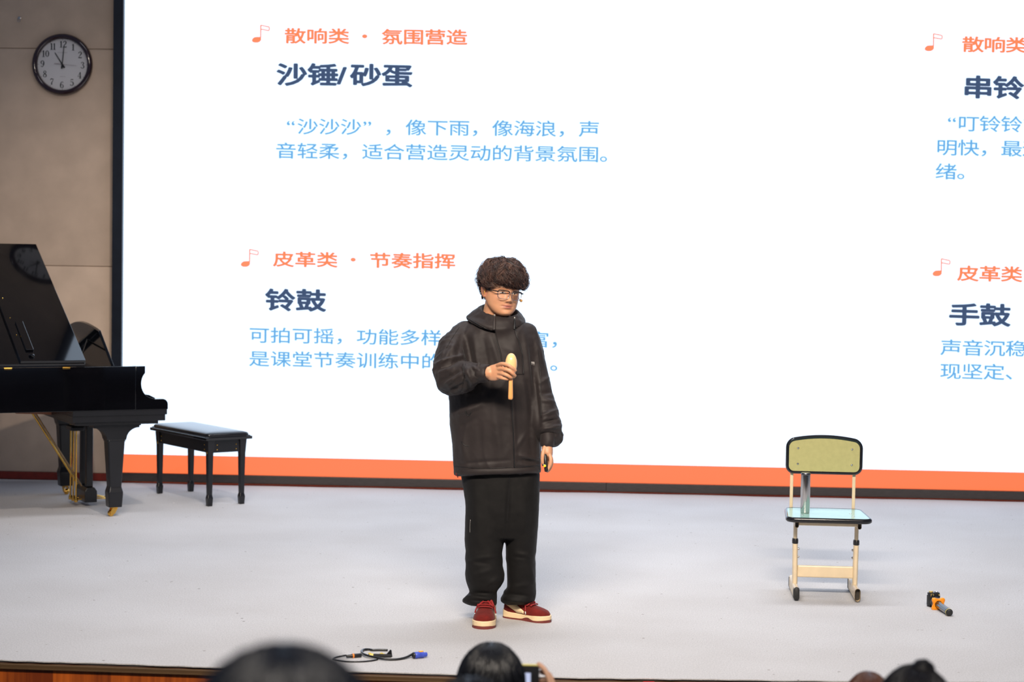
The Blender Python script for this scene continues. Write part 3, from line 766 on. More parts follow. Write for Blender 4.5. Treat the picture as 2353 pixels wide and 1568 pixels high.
# ================================================================== SCHOOL CHAIR
cp = flo(1903, 1384); cp.y += 0.13
cha = thing('school_chair', 'adjustable school chair with a yellow-green backrest, carrying a steel tumbler', 'chair', cp, -0.035, local=True)
CREAM = mat('cream_enamelled_steel', s2l((226, 206, 172)), 0.35, var=0.06, scale=14)
GREEN = mat('yellow_green_laminate', s2l((184, 180, 124)), 0.30, var=0.05, scale=40)
TEAL = mat('green_laminate_screen_tint', s2l((150, 190, 178)), 0.22, var=0.05, scale=40)  # seat green with the screen's bluish reflection mixed into the colour
EDGEP = mat('black_edge_moulding', (0.010, 0.010, 0.012), 0.22, var=0.2, scale=30)
def rr(a, b, r, n=6, top=0.0):
    """rounded rectangle, half sizes a x b, with the upper side arched by top"""
    P = []
    for sx, sy, t0 in ((1, 1, 0), (-1, 1, 90), (-1, -1, 180), (1, -1, 270)):
        for k in range(n + 1):
            t = math.radians(t0 + 90 * k / n); P.append((sx * (a - r) + r * math.cos(t), sy * (b - r) + r * math.sin(t)))
        if sx == 1 and sy == 1 and top:
            pass
    if top:
        Q = []
        for x, y in P:
            Q.append((x, y + (top * (1 - (x / a) ** 2) if y > 0 else 0)))
        # refine the arched side
        i = n; x0 = P[n][0]; x1 = P[n + 1][0]
        mid = [(x0 + (x1 - x0) * k / 14, b + top * (1 - ((x0 + (x1 - x0) * k / 14) / a) ** 2)) for k in range(1, 14)]
        return Q[:n + 1] + mid + Q[n + 1:]
    return P
yb = 0.235
bz = 0.7035; ba, bb = 0.2005, 0.0915
mb = MB(); mb.prism(rr(ba - 0.016, bb - 0.015, 0.028, 6, 0.022), (0, yb, bz), X3, Z3, Y3, -0.008, 0.008); bk = obj('backrest', mb, GREEN, cha)
mb = MB(); O1 = rr(ba, bb, 0.042, 6, 0.025); O2 = rr(ba - 0.016, bb - 0.015, 0.028, 6, 0.022)
R_ = [[Vector((x, yb + d, bz + z)) for x, z in P] for P, d in ((O2, -0.0075), ([( (p[0]*0.5+q[0]*0.5), (p[1]*0.5+q[1]*0.5)) for p, q in zip(O1, O2)], -0.0125), (O1, -0.005), (O1, 0.006), (O2, 0.011))]
mb.rings(R_, cap=False); obj('edge_moulding', mb, EDGEP, bk, smooth=50, off=Vector((0, 0, 0)))
for x in (-0.138, 0.144):
    for z in (0.665, 0.748):
        mb = MB(); mb.ball((x, yb - 0.009, z), (0.0058, 0.004, 0.0058), 12, 7); obj('bolt', mb, STEEL, bk, smooth=True, off=Vector((0, 0, 0)))
for x in (-0.166, 0.160):
    mb = MB(); mb.box((x, yb + 0.018, 0.585), (0.017, 0.009, 0.39), bev=0.003); obj('back_post', mb, CREAM, cha)
# seat: a waisted board, front edge slightly rounded
zs_ = 0.414
def seat_outline(g=0.0):
    P = []
    for x, y, r, t0 in ((0.150, 0.175, 0.05, 0), (-0.150, 0.175, 0.05, 90), (-0.165, -0.125, 0.05, 180), (0.165, -0.125, 0.05, 270)):
        for k in range(7):
            t = math.radians(t0 + 15 * k); P.append((x + (r - g) * math.cos(t), y + (r - g) * math.sin(t)))
    return P
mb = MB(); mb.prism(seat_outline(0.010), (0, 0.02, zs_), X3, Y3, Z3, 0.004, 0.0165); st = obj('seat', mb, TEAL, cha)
mb = MB(); R_ = [[Vector((x, y + 0.02, zs_ + z)) for x, y in seat_outline(g)] for g, z in ((0.011, 0.016), (0.004, 0.018), (-0.003, 0.011), (-0.003, -0.002), (0.004, -0.008), (0.04, -0.008))]
mb.rings(R_, cap=True); obj('edge_moulding', mb, EDGEP, st, smooth=50, off=Vector((0, 0, 0)))
for x, y in ((0.125, 0.06), (-0.125, 0.06), (0.13, -0.04), (-0.13, -0.04)):
    mb = MB(); mb.ball((x, y, zs_ + 0.0165), (0.007, 0.007, 0.002), 12, 6); obj('bolt', mb, STEEL, st, smooth=True, off=Vector((0, 0, 0)))
def oval(cx, cz, a, b, y, n=18): return [Vector((cx + a * math.cos(t), y, cz + b * math.sin(t))) for t in [2 * math.pi * k / n for k in range(n)]]
def stadium(cx, cz, a, b, y, n=7):
    r = a; return [Vector((cx + r * math.cos(t), y, cz + s_ * (b - r) + r * math.sin(t))) for s_, t0 in ((1, 0), (-1, 180)) for t in [math.radians(t0 + 180 * k / n) for k in range(n + 1)]]
DARKIN = mat('tube_inside_shadow_steel', (0.03, 0.025, 0.02), 0.7, var=0.2, scale=20)  # dark discs in this colour stand for the shade inside the open tubes
for s_, lx in ((-1, -0.158), (1, 0.155)):
    # under-seat rail: open oval tube
    mb = MB(); mb.rings([stadium(lx + s_ * 0.002, zs_ - 0.025, 0.0095, 0.017, y) for y in (-0.105, 0.20)] + [stadium(lx + s_ * 0.002, zs_ - 0.025, 0.0078, 0.0153, y) for y in (0.20, -0.105)], cap=False)
    obj('seat_rail', mb, CREAM, cha, smooth=40)
    mb = MB(); mb.rings([stadium(lx + s_ * 0.002, zs_ - 0.025, 0.0077, 0.0152, y) for y in (-0.09, -0.088)]); obj('rail_shade_disc', mb, DARKIN, cha)
    # telescoping leg
    def legsec(a, b, z, dx=0): return [Vector((lx + dx + a * math.cos(t), 0.02 + b * math.sin(t), z)) for t in [2 * math.pi * k / 20 for k in range(20)]]
    mb = MB(); mb.rings([legsec(0.0105, 0.019, z) for z in (0.20, zs_ - 0.030)]); up = obj('inner_leg_tube', mb, CREAM, cha, smooth=40)
    mb = MB(); mb.rings([legsec(0.0140, 0.024, z, -s_ * (0.3 - z) * 0.012) for z in (0.055, 0.285)]); lo = obj('leg', mb, CREAM, cha, smooth=40)
    mb = MB(); mb.rings([legsec(a, b, z) for a, b, z in ((0.0142, 0.0245, 0.274), (0.0162, 0.0265, 0.276), (0.0162, 0.0265, 0.292), (0.0145, 0.024, 0.300), (0.0106, 0.0192, 0.301))]); obj('height_collar', mb, BLACKPL, lo, smooth=40, off=Vector((0, 0, 0)))
    for z in (0.246, 0.206):
        mb = MB(); mb.lathe([(0.006, 0.0), (0.0065, 0.008), (0.004, 0.011)], (lx - s_ * 0.012, 0.02, z), (-s_, 0, 0), 10); obj('adjusting_bolt', mb, STEEL, lo, smooth=40, off=Vector((0, 0, 0)))
    # sled foot
    mb = MB(); mb.rings([stadium(lx - s_ * 0.002, 0.0375, 0.0145, 0.0335, y) for y in (-0.125, 0.24)] + [stadium(lx - s_ * 0.002, 0.0375, 0.0125, 0.0315, y) for y in (0.24, -0.125)], cap=False)
    ft = obj('foot', mb, CREAM, cha, smooth=40)
    if s_ < 0:
        mb = MB(); mb.rings([stadium(lx - s_ * 0.002, 0.036, a, b, y) for a, b, y in ((0.008, 0.024, -0.135), (0.0145, 0.0335, -0.130), (0.0155, 0.0345, -0.10), (0.0155, 0.0345, -0.095))]); obj('foot_cap', mb, RUBBER, ft, smooth=50, off=Vector((0, 0, 0)))
    else:
        mb = MB(); mb.rings([stadium(lx - s_ * 0.002, 0.0375, 0.0124, 0.0314, y) for y in (-0.10, -0.098)]); obj('tube_shade_disc', mb, DARKIN, ft, off=Vector((0, 0, 0)))
    mb = MB(); mb.rings([stadium(lx - s_ * 0.002, 0.036, 0.0152, 0.0345, y) for y in (0.205, 0.242)]); obj('foot_cap', mb, RUBBER, ft, smooth=50, off=Vector((0, 0, 0)))
mb = MB(); mb.box((0, 0.02, 0.130), (0.286, 0.018, 0.062), bev=0.006); obj('crossbar', mb, CREAM, cha)
for y, h in ((0.17, 0.022), (-0.06, 0.018)):
    mb = MB(); mb.box((0, y, zs_ - 0.025), (0.30, 0.02, h), bev=0.004); obj('seat_bearer', mb, CREAM, cha)

# steel tumbler on the seat
p = atY(1849.5, 1180, 9.70); p.z = cp.z + zs_ + 0.0172
tum = thing('steel_tumbler', 'slim polished steel tumbler standing upright on the school chair seat', 'tumbler', p)
ax_ = Vector((0.0, 0, 1)); r_ = 0.0245
mb = MB(); mb.lathe([(r_ * 0.9, 0.0), (r_ * 0.97, 0.003), (r_ * 0.97, 0.010), (r_, 0.012), (r_, 0.198)], p, ax_, 40); obj('body', mb, STEEL, tum, smooth=50)
mb = MB(); mb.lathe([(r_, 0.1985), (r_ * 1.01, 0.199), (r_ * 1.01, 0.207), (r_ * 0.9, 0.210)], p, ax_, 40); obj('lid', mb, mat('dark_steel_lid', (0.25, 0.24, 0.24), 0.25, 1.0, var=0.1, scale=20), tum, smooth=50)

# ================================================================== MICROPHONE AND SMALL CAMERA ON THE FLOOR
ma = flo(2158, 1403); mbp = flo(2183, 1417.5)
dr = (mbp - ma); dr.normalize()
mic = thing('microphone', 'black wireless microphone lying on the carpet with an orange star-shaped anti-roll ring', 'microphone', (mbp.x, mbp.y, 0))
tail = mbp + Vector((0, 0, 0.0175)); head = tail - dr * 0.245 + Vector((0, 0, 0.0135))
axm = (tail - head).normalized()
Lm = (tail - head).length
mb = MB(); mb.lathe([(0.005, -0.001), (0.018, 0.004), (0.0255, 0.018), (0.0275, 0.032), (0.0255, 0.046), (0.0215, 0.060)], head, axm, 24); obj('grille_head', mb, mat('dark_wire_grille', (0.02, 0.02, 0.022), 0.45, 0.4, var=0.3, scale=300, bump=0.6, bscale=500), mic, smooth=50)
mb = MB(); mb.lathe([(0.0215, 0.060), (0.0195, 0.075), (0.0175, 0.11), (0.0165, Lm - 0.028)], head, axm, 8); obj('handle', mb, mat('black_lacquered_handle', (0.012, 0.013, 0.016), 0.16, 0.4, coat=0.6, var=0.1, scale=30), mic, bevel=0.002)
mb = MB(); mb.lathe([(0.0168, Lm - 0.028), (0.0178, Lm - 0.024), (0.0178, Lm - 0.010), (0.013, Lm - 0.001), (0.008, Lm)], head, axm, 24); obj('tail_cap', mb, RUBBER, mic, smooth=50)
mb = MB(); mb.lathe([(0.0181, Lm - 0.0185), (0.0184, Lm - 0.017), (0.0184, Lm - 0.015), (0.0181, Lm - 0.0135)], head, axm, 24); obj('yellow_band', mb, mat('yellow_ring_paint', (0.7, 0.6, 0.15), 0.4, var=0.1, scale=60), mic, smooth=50)
a1 = Vector((0, 0, 1)) - axm * axm.z; a1.normalize(); a2 = axm.cross(a1)
def star(r0, r1, n=48): return [((r0 + r1 * max(0, math.cos(2 * t - math.pi)) ** 1.0 + 0.0 if False else r0 + r1 * (0.5 + 0.5 * math.cos(4 * t + math.pi)) ** 1.3), t) for t in [2 * math.pi * k / n for k in range(n)]]
rc = head + axm * 0.066; mb = MB(); R_ = []
for d, sc in ((-0.009, 0.92), (-0.006, 1.0), (0.006, 1.0), (0.009, 0.92)):
    R_.append([rc + axm * d + (a1 * math.cos(t) + a2 * math.sin(t)) * r * sc for r, t in star(0.0275, 0.0145)])
inner = [[rc + axm * d + (a1 * math.cos(t) + a2 * math.sin(t)) * 0.0195 for r, t in star(1, 1)] for d in (0.009, -0.009)]
mb.rings(R_ + inner + [R_[0]], cap=False); obj('anti_roll_ring', mb, mat('orange_silicone', s2l((255, 150, 16)), 0.45, var=0.06, scale=40), mic, smooth=50)

cpos = flo(2146, 1396); cpos.y += 0.02
cam_t = thing('compact_camera', 'small black camera with gold dials standing on the carpet behind the microphone', 'camera', cpos, math.radians(24), local=True)
mb = MB(); mb.box((0, 0, 0.033), (0.062, 0.034, 0.056), bev=0.006); mb.box((0, 0, 0.003), (0.058, 0.030, 0.006), bev=0.002); obj('body', mb, mat('black_pebbled_leatherette', (0.012, 0.012, 0.013), 0.45, var=0.3, scale=200, bump=0.3, bscale=300), cam_t, smooth=40)
mb = MB(); mb.box((0, 0, 0.0665), (0.058, 0.031, 0.013), bev=0.005); obj('top_plate', mb, mat('black_gloss_camera_top', (0.012, 0.012, 0.014), 0.2, var=0.2, scale=40), cam_t, smooth=40)
GOLD = mat('pale_gold_trim', s2l((222, 196, 120)), 0.28, 0.9, var=0.1, scale=40)
mb = MB(); mb.lathe([(0.010, 0.0), (0.0105, 0.002), (0.0105, 0.006), (0.009, 0.007)], (-0.015, 0, 0.073), Z3, 24); obj('gold_dial', mb, GOLD, cam_t, smooth=40)
mb = MB(); mb.lathe([(0.010, 0.0), (0.010, 0.003), (0.008, 0.0045)], (0.016, 0, 0.073), Z3, 24); obj('silver_dial', mb, STEEL, cam_t, smooth=40)
mb = MB(); mb.box((-0.019, -0.0175, 0.062), (0.018, 0.004, 0.013), bev=0.002); vf = obj('viewfinder', mb, GOLD, cam_t)
mb = MB(); mb.box((-0.019, -0.0198, 0.062), (0.010, 0.002, 0.008)); obj('viewfinder_glass', mb, GLOSS, vf, off=Vector((0, 0, 0)))
mb = MB(); mb.lathe([(0.0045, 0), (0.0045, 0.004), (0.003, 0.005)], (0.021, -0.0165, 0.061), (0, -1, 0), 14); obj('gold_button', mb, GOLD, cam_t, smooth=40)
mb = MB(); mb.lathe([(0.003, 0), (0.003, 0.003), (0.002, 0.004)], (-0.017, -0.0165, 0.047), (0, -1, 0), 12); obj('gold_button', mb, GOLD, cam_t, smooth=40)
mb = MB(); mb.lathe([(0.020, 0), (0.020, 0.010), (0.018, 0.012), (0.017, 0.022), (0.014, 0.023), (0.012, 0.017), (0.004, 0.017)], (0.008, -0.0165, 0.030), (0, -1, 0), 32); obj('lens', mb, BLACKPL, cam_t, smooth=40)

# ================================================================== CABLES AT THE STAGE EDGE
def cz(X, Y): return (740 + X / 8.715, 1470 + Y / 8.715)
def fl8(X, Y, z=0.0): return flo(*cz(X, Y), z)
def smoothpts(P, n=6):
    P = [Vector(p) for p in P]; out = []
    for i in range(len(P) - 1):
        p0, p1, p2, p3 = P[max(i - 1, 0)], P[i], P[i + 1], P[min(i + 2, len(P) - 1)]
        for k in range(n):
            t = k / n
            out.append(0.5 * ((2 * p1) + (p2 - p0) * t + (2 * p0 - 5 * p1 + 4 * p2 - p3) * t * t + (3 * p1 - p0 - 3 * p2 + p3) * t ** 3))
    return out + [P[-1]]
CABM = mat('black_cable_sheath', (0.010, 0.010, 0.011), 0.28, var=0.2, scale=60)
pw = thing('power_cable', 'thick black cable curling to a blue plug with a yellow latch, on the carpet edge', 'cable', fl8(1400, 420))
pts = [fl8(x, y, 0.0052 + h) for x, y, h in ((1840, 275, 0.011), (1700, 352, 0.003), (1550, 392, 0), (1400, 402, 0), (1200, 384, 0.003), (960, 338, 0.006), (830, 292, 0.006), (792, 240, 0.004), (830, 208, 0.002), (930, 200, 0), (1010, 214, 0), (1150, 212, 0), (1315, 216, 0))]
mb = MB(); mb.tube(smoothpts(pts), 0.0052, 10); obj('cable', mb, CABM, pw, smooth=True)
b0, b1 = fl8(1822, 322, 0.0145), fl8(2100, 300, 0.0145); axp = (b1 - b0).normalized(); Lp = (b1 - b0).length
BLUEP = mat('blue_connector_plastic', s2l((62, 84, 190)), 0.4, var=0.06, scale=40)
mb = MB(); mb.lathe([(0.007, -0.004), (0.0125, 0.0), (0.0135, 0.004), (0.0135, 0.008)], b0, axp, 20); obj('cable_gland', mb, BLACKPL, pw, smooth=50)
mb = MB(); mb.lathe([(0.0125, 0.006), (0.0145, 0.008), (0.0145, Lp * 0.45), (0.0138, Lp * 0.46), (0.0138, Lp * 0.74), (0.0098, Lp * 0.76), (0.0098, Lp * 0.97), (0.008, Lp)], b0, axp, 24); obj('blue_plug', mb, BLUEP, pw, smooth=50)
mb = MB(); q = b0 + axp * Lp * 0.57 + Vector((0, 0, 0.0145)); mb.box(q, (0.020, 0.010, 0.006), Matrix.Rotation(math.atan2(axp.y, axp.x), 3, 'Z'), 0.002); obj('latch', mb, mat('yellow_orange_latch', s2l((244, 170, 24)), 0.4, var=0.06, scale=40), pw)
sg = thing('signal_cable', 'thin black cable looping to a black barrel connector with an orange ring', 'cable', fl8(700, 450))
pts = [fl8(x, y, 0.0036 + h) for x, y, h in ((490, 318, 0.005), (380, 334, 0.001), (270, 360, 0), (222, 390, 0), (290, 412, 0), (480, 441, 0), (760, 446, 0), (980, 430, 0), (1085, 410, 0), (1110, 402, 0))]
mb = MB(); mb.tube(smoothpts(pts), 0.0036, 10); obj('cable', mb, CABM, sg, smooth=True)
b0, b1 = fl8(484, 340, 0.0092), fl8(786, 318, 0.0092); axp = (b1 - b0).normalized(); Lp = (b1 - b0).length
mb = MB(); mb.lathe([(0.004, 0), (0.0058, 0.002), (0.0068, 0.02), (0.0085, 0.024), (0.0092, 0.034), (0.0092, Lp * 0.96), (0.007, Lp)], b0, axp, 20); obj('barrel_connector', mb, BLACKPL, sg, smooth=50)
mb = MB(); mb.lathe([(0.0094, Lp * 0.41), (0.0101, Lp * 0.42), (0.0101, Lp * 0.50), (0.0094, Lp * 0.51)], b0, axp, 20); obj('orange_ring', mb, mat('orange_marker_ring', s2l((236, 130, 36)), 0.4, var=0.06, scale=40), sg, smooth=50)
tie = thing('cable_wrap', 'black cable wrap with two yellow tape ties, lying inside the cable loop', 'cable wrap', fl8(1150, 340))
b0, b1 = fl8(930, 318, 0.0075), fl8(1390, 330, 0.0075)
mb = MB(); mb.tube(smoothpts([b0, b0.lerp(b1, 0.4) + Vector((0, 0, 0.001)), b0.lerp(b1, 0.75), b1]), [0.0065] * 8 + [0.0075] * 6 + [0.007] * 4 + [0.004], 12, flat=1.0); wr = obj('wrap', mb, mat('black_hook_and_loop', (0.014, 0.014, 0.015), 0.8, var=0.3, scale=200), tie, smooth=True)
mb = MB(); mb.prism([(0, 0), (0.030, -0.008), (0.026, 0.024), (0.020, 0.026)], fl8(1270, 322, 0.006), (b1 - b0).normalized(), Z3, Y3, -0.0015, 0.0015); obj('flared_end', mb, SATIN, tie)
YEL = mat('yellow_paper_tape', s2l((224, 202, 110)), 0.6, var=0.08, scale=80)
for X, w in ((990, 0.017), (1225, 0.013)):
    q = fl8(X, 322, 0.0075); mb = MB(); d = (b1 - b0).normalized()
    mb.lathe([(0.0078, -w / 2), (0.0088, -w / 2 + 0.001), (0.0088, w / 2 - 0.001), (0.0078, w / 2)], q, d, 12); mb.prism([(-0.004, 0.004), (0.005, 0.007), (-0.006, 0.014), (-0.016, 0.010)], q + Vector((0, -0.004, 0)), d, Z3, Y3, -0.0008, 0.0008)
    obj('tape_tie', mb, YEL, tie)
# ================================================================== PRESENTER
Y0 = 8.76
def Mp(px, py, dy=0.0): return atY(px, py, Y0 + dy)
PPM = FPX / Y0
base = flo(1165, 1435); base.y = Y0
man = thing('person', 'standing person in a dark hooded jacket and red shoes, holding up a wooden maraca', 'person', base)

def hring(py, xl, xr, dyc, dh, n=40, e=2.3, slope=0.0):
    cx, rx = (xl + xr) / 2, (xr - xl) / 2; R = []
    for k in range(n):
        t = 2 * math.pi * k / n; c_, s_ = math.cos(t), math.sin(t)
        ux = math.copysign(abs(c_) ** (2 / e), c_); uy = math.copysign(abs(s_) ** (2 / e), s_)
        R.append(Mp(cx + rx * ux, py + slope * rx * ux, dyc + dh * uy))
    return R
def capsule_path(mb, P, n=20, sub=4):
    """P = [(px, py, dy, radius_px)] -> rounded tube"""
    pts = smoothpts([Mp(a, b, c_) for a, b, c_, r in P], sub)
    rs = []
    for i in range(len(P) - 1):
        for k in range(sub): rs.append((P[i][3] * (1 - k / sub) + P[i + 1][3] * k / sub) / PPM)
    rs.append(P[-1][3] / PPM)
    mb.tube(pts, rs, n, rounded=True)

# ---- head in its own frame: x to image right, y away from the camera, face towards -y
HC = Mp(1152.5, 668, 0.02)
RH = (Matrix.Rotation(math.radians(6), 3, 'Y') @ Matrix.Rotation(math.radians(27), 3, 'Z') @ Matrix.Rotation(math.radians(1.5), 3, 'X'))
def Hd(p): return HC + RH @ Vector(p)
prof = [(-.117, -.064, -.040, .018), (-.111, -.079, -.015, .032), (-.101, -.0875, .005, .047), (-.085, -.0915, .025, .061), (-.070, -.092, .045, .0705), (-.050, -.0915, .062, .0765),
        (-.025, -.0905, .078, .0795), (0.0, -.088, .088, .080), (.025, -.0905, .094, .0805), (.050, -.090, .096, .079), (.075, -.080, .090, .072), (.095, -.060, .072, .058), (.108, -.035, .048, .040), (.114, -.008, .024, .018)]
pz = np.array([q[0] for q in prof]); NZ, NA = 110, 132
zz = np.linspace(-.117, .114, NZ)
yf = np.interp(zz, pz, [q[1] for q in prof]); ybk = np.interp(zz, pz, [q[2] for q in prof]); ww = np.interp(zz, pz, [q[3] for q in prof])
def smooth1(a, n=3):
    for _ in range(n):
        b = a.copy(); b[1:-1] = (a[:-2] + 2 * a[1:-1] + a[2:]) / 4; a = b
    return a
yf, ybk, ww = smooth1(yf, 6), smooth1(ybk, 6), smooth1(ww, 6)
ang = 2 * np.pi * np.arange(NA) / NA
HV = np.zeros((NZ, NA, 3))
cs, sn = np.cos(ang), np.sin(ang)
for i in range(NZ):
    e_ = 2.0 + .22 * min(1, max(0, (zz[i] + .06) / .05))
    ux = np.sign(cs) * np.abs(cs) ** (2 / e_); uy = np.sign(sn) * np.abs(sn) ** (2 / e_)
    HV[i, :, 0] = ww[i] * ux
    HV[i, :, 1] = (yf[i] + ybk[i]) / 2 + (ybk[i] - yf[i]) / 2 * uy
    HV[i, :, 2] = zz[i]
X, Yh, Z = HV[..., 0], HV[..., 1], HV[..., 2]
front = np.clip(-(Yh + 0.015) / 0.05, 0, 1)
def G(x0, z0, sx, sz, both=False):
    g = np.exp(-((X - x0) / sx) ** 2 - ((Z - z0) / sz) ** 2)
    if both: g = g + np.exp(-((X + x0) / sx) ** 2 - ((Z - z0) / sz) ** 2)
    return g
d = np.zeros_like(X)
d += 0.021 * G(0, -.036, .0125, .013) + 0.011 * G(0, -.016, .0095, .020) + 0.005 * G(0, .004, .010, .014)      # nose
d += 0.0095 * G(.0145, -.040, .0080, .0085, True)                                                                 # wings
d -= 0.0050 * G(.0085, -.0485, .0045, .0030, True)                                                                # nostrils
d -= 0.0075 * G(.031, -.004, .017, .011, True)                                                                     # sockets
d += 0.0030 * G(.031, -.003, .015, .0065, True)                                                                    # lids
d -= 0.0022 * G(.031, -.0045, .015, .0018, True)
d += 0.0045 * G(.030, .018, .020, .008, True)                                                                       # brow
d += 0.0055 * G(.044, -.034, .020, .020, True)                                                                      # cheeks
d += 0.0050 * G(0, -.0610, .024, .0055) + 0.0065 * G(0, -.0715, .020, .0060)                                           # lips
d -= 0.0055 * G(0, -.0662, .023, .0021)
d -= 0.0040 * G(0, -.0820, .020, .0050)
d += 0.0065 * G(0, -.1000, .020, .011)                                                                               # chin
d -= 0.0030 * G(.026, -.066, .006, .006, True)
HV[..., 1] -= d * front
body = MB()
body.rings([[Hd(HV[i, k]) for k in range(NA)] for i in range(NZ)])
# ears
for s_ in (-1, 1):
    R_ = []
    for rr_, off in ((0.35, .006), (0.8, .010), (1.0, .006), (0.96, .001), (0.75, -.003), (0.3, -.004)):
        R_.append([Hd((s_ * (0.079 + off + 0.010 * max(0, math.sin(t) * .5 + math.cos(t) * 0.6)), 0.012 - 0.018 * rr_ * math.cos(t) * -1 + 0.006 * math.sin(t) * rr_, -0.012 + (0.033 * rr_) * math.sin(t) * (1.0 if math.sin(t) > 0 else 0.92))) for t in [2 * math.pi * k / 20 for k in range(20)]])
    body.rings(R_)
    body.ball(Hd((s_ * 0.078, 0.008, -0.012)), 0.012, 12, 8)
# neck, shoulders, trunk
body.tube([Hd((0, .018, -.03)), Hd((0, .020, -.075)), Hd((0, .03, -.115)), Mp(1146, 745, .06), Mp(1142, 775, .06)], [.060, .062, .064, .070, .085], 28)
body.rings([hring(y, a, b, .06, h, 28, 2.2) for y, a, b, h in ((1085, 1072, 1228, .10), (1040, 1066, 1228, .115), (960, 1070, 1222, .12), (880, 1066, 1222, .12), (810, 1068, 1216, .115), (775, 1078, 1208, .10), (752, 1100, 1192, .075))])
capsule_path(body, [(1080, 775, .06, 24), (1048, 815, .0, 22), (1040, 868, -.11, 20), (1080, 861, -.19, 17), (1112, 857.5, -.245, 14), (1126, 857, -.262, 13.5)])
capsule_path(body, [(1208, 775, .06, 24), (1228, 840, .05, 21), (1243, 905, .02, 18), (1253, 965, -.01, 16), (1257, 1008, -.025, 13), (1257, 1024, -.03, 12.5)])
for L_ in ([(1112, 1080, .07, 38), (1112, 1180, .065, 34), (1112, 1270, .06, 24), (1111, 1340, .075, 20), (1111, 1400, .09, 15), (1111, 1418, .09, 14)],
           [(1192, 1080, .08, 38), (1196, 1180, .09, 34), (1195, 1270, .10, 24), (1194, 1340, .14, 20), (1190, 1395, .16, 15), (1190, 1412, .16, 14)]):
    capsule_path(body, L_)
# right hand (image left) closed round the maraca
DM = -0.315
def fing(P, r0=0.0092, r1=0.0076):
    pts = smoothpts([Mp(*p) for p in P], 4); n_ = len(pts)
    rs = [r0 + (r1 - r0) * i / (n_ - 1) + 0.0007 * math.exp(-((i / (n_ - 1) - 0.42) / 0.1) ** 2) for i in range(n_)]
    body.tube(pts, rs, 12, rounded=True)
R_ = []
for (px, py, dy, hz, hy) in ((1114, 858, -.248, 13, .022), (1122, 858, -.258, 14.5, .021), (1131, 857, -.272, 18.5, .019), (1141, 855, -.288, 20.5, .018), (1149, 854, -.300, 19, .015), (1153, 854, -.304, 15, .009)):
    R_.append([Mp(px + 4 * (py_ := 0) + 0.12 * hz * math.sin(t), py - hz * math.sin(t), dy + hy * math.cos(t)) for t in [2 * math.pi * k / 20 for k in range(20)]])
body.rings(R_)
fing([(1144, 839.5, -.300), (1153, 836.5, -.328), (1166, 838.5, -.353), (1176, 845, -.356), (1184, 851.5, -.343)])
fing([(1146, 848.5, -.304), (1156, 848, -.334), (1168, 851, -.352), (1178, 858.5, -.350), (1183.5, 864, -.335)])
fing([(1146, 858, -.304), (1155, 859, -.332), (1165, 862.5, -.343), (1173, 867.5, -.336), (1175, 868.5, -.328)], 0.0090, 0.0074)
fing([(1143, 867, -.298), (1151, 868.5, -.322), (1159, 870.5, -.332), (1166, 872, -.326)], 0.0080, 0.0066)
fing([(1127, 846, -.262), (1141, 842, -.272), (1157, 848, -.276), (1172, 858, -.278), (1181, 866, -.285)], 0.0105, 0.0085)
# left hand (image right), hanging, thumb towards the camera side
HL = -.024
R_ = []
for (px, py, dy, hx, hy) in ((1257, 1014, -.028, 11.5, .024), (1257, 1023, -.032, 12.5, .026), (1257.5, 1032, -.034, 13.2, .034), (1258.5, 1041, -.034, 12.2, .039), (1260, 1048, -.034, 9.5, .036), (1261, 1052, -.034, 6, .028)):
    R_.append([Mp(px + hx * math.cos(t), py, dy + HL + hy * math.sin(t)) for t in [2 * math.pi * k / 20 for k in range(20)]])
body.rings(R_)
def fingl(P, *a): fing([(x, y, d_ + HL) for x, y, d_ in P], *a)
fingl([(1262.5, 1045, -.062), (1265.8, 1055, -.071), (1264.8, 1066, -.074), (1260.5, 1076, -.074), (1256.5, 1081.5, -.070)], 0.0098, 0.0082)
fingl([(1263.5, 1046, -.042), (1267.2, 1057, -.048), (1266.4, 1069, -.050), (1262, 1079, -.054), (1258, 1083, -.056)], 0.0098, 0.0082)
fingl([(1261, 1046, -.022), (1262, 1057, -.024), (1261.5, 1067, -.028), (1258, 1074, -.034)], 0.0095)
fingl([(1258.5, 1046, -.006), (1258, 1055, -.008), (1257, 1063, -.012), (1254, 1069, -.02)], 0.0082, 0.0068)
fingl([(1253, 1026, -.052), (1248.5, 1038, -.066), (1246.8, 1050, -.072), (1246.6, 1060, -.072), (1248, 1066.5, -.070)], 0.0104, 0.0078)
bme = fuse(body, 0.0026, 3, fac=0.5)
bc_ = vco(bme)
# skin colours, with some shade and backlight painted in
inv = np.array(RH.transposed()); loc = (bc_ - np.array(HC)) @ inv.T
skin = np.array([0.63, 0.318, 0.178]); colr = np.tile(skin, (len(bc_), 1))
nz_ = perlin(bc_ * 60) * 0.06 + perlin(bc_ * 200) * 0.04
colr *= (1 + nz_)[:, None]
lx, ly_, lz_ = loc[:, 0], loc[:, 1], loc[:, 2]
isf = (ly_ < -0.03)
def blend(mask, col):
    global colr
    m_ = np.clip(mask, 0, 1)[:, None]; colr = colr * (1 - m_) + np.array(col) * m_
def g2(x0, z0, sx, sz, p=2.0): return np.exp(-(np.abs((lx - x0) / sx)) ** p - (np.abs((lz_ - z0) / sz)) ** p)
blend(1.15 * g2(0, -.0662, .0235, .0095, 3.0) * isf, (0.46, 0.165, 0.125))
blend(0.95 * g2(0, -.0664, .021, .0016) * isf, (0.06, 0.02, 0.02))  # crease shade between the lips, painted dark
blend(0.45 * (g2(.045, -.03, .02, .02) + g2(-.045, -.03, .02, .02)) * isf, (0.62, 0.30, 0.20))
blend(0.8 * (g2(.0085, -.0490, .0050, .0026) + g2(-.0085, -.0490, .0050, .0026)) * isf, (0.10, 0.035, 0.025))  # shade inside the nostrils painted into the colour
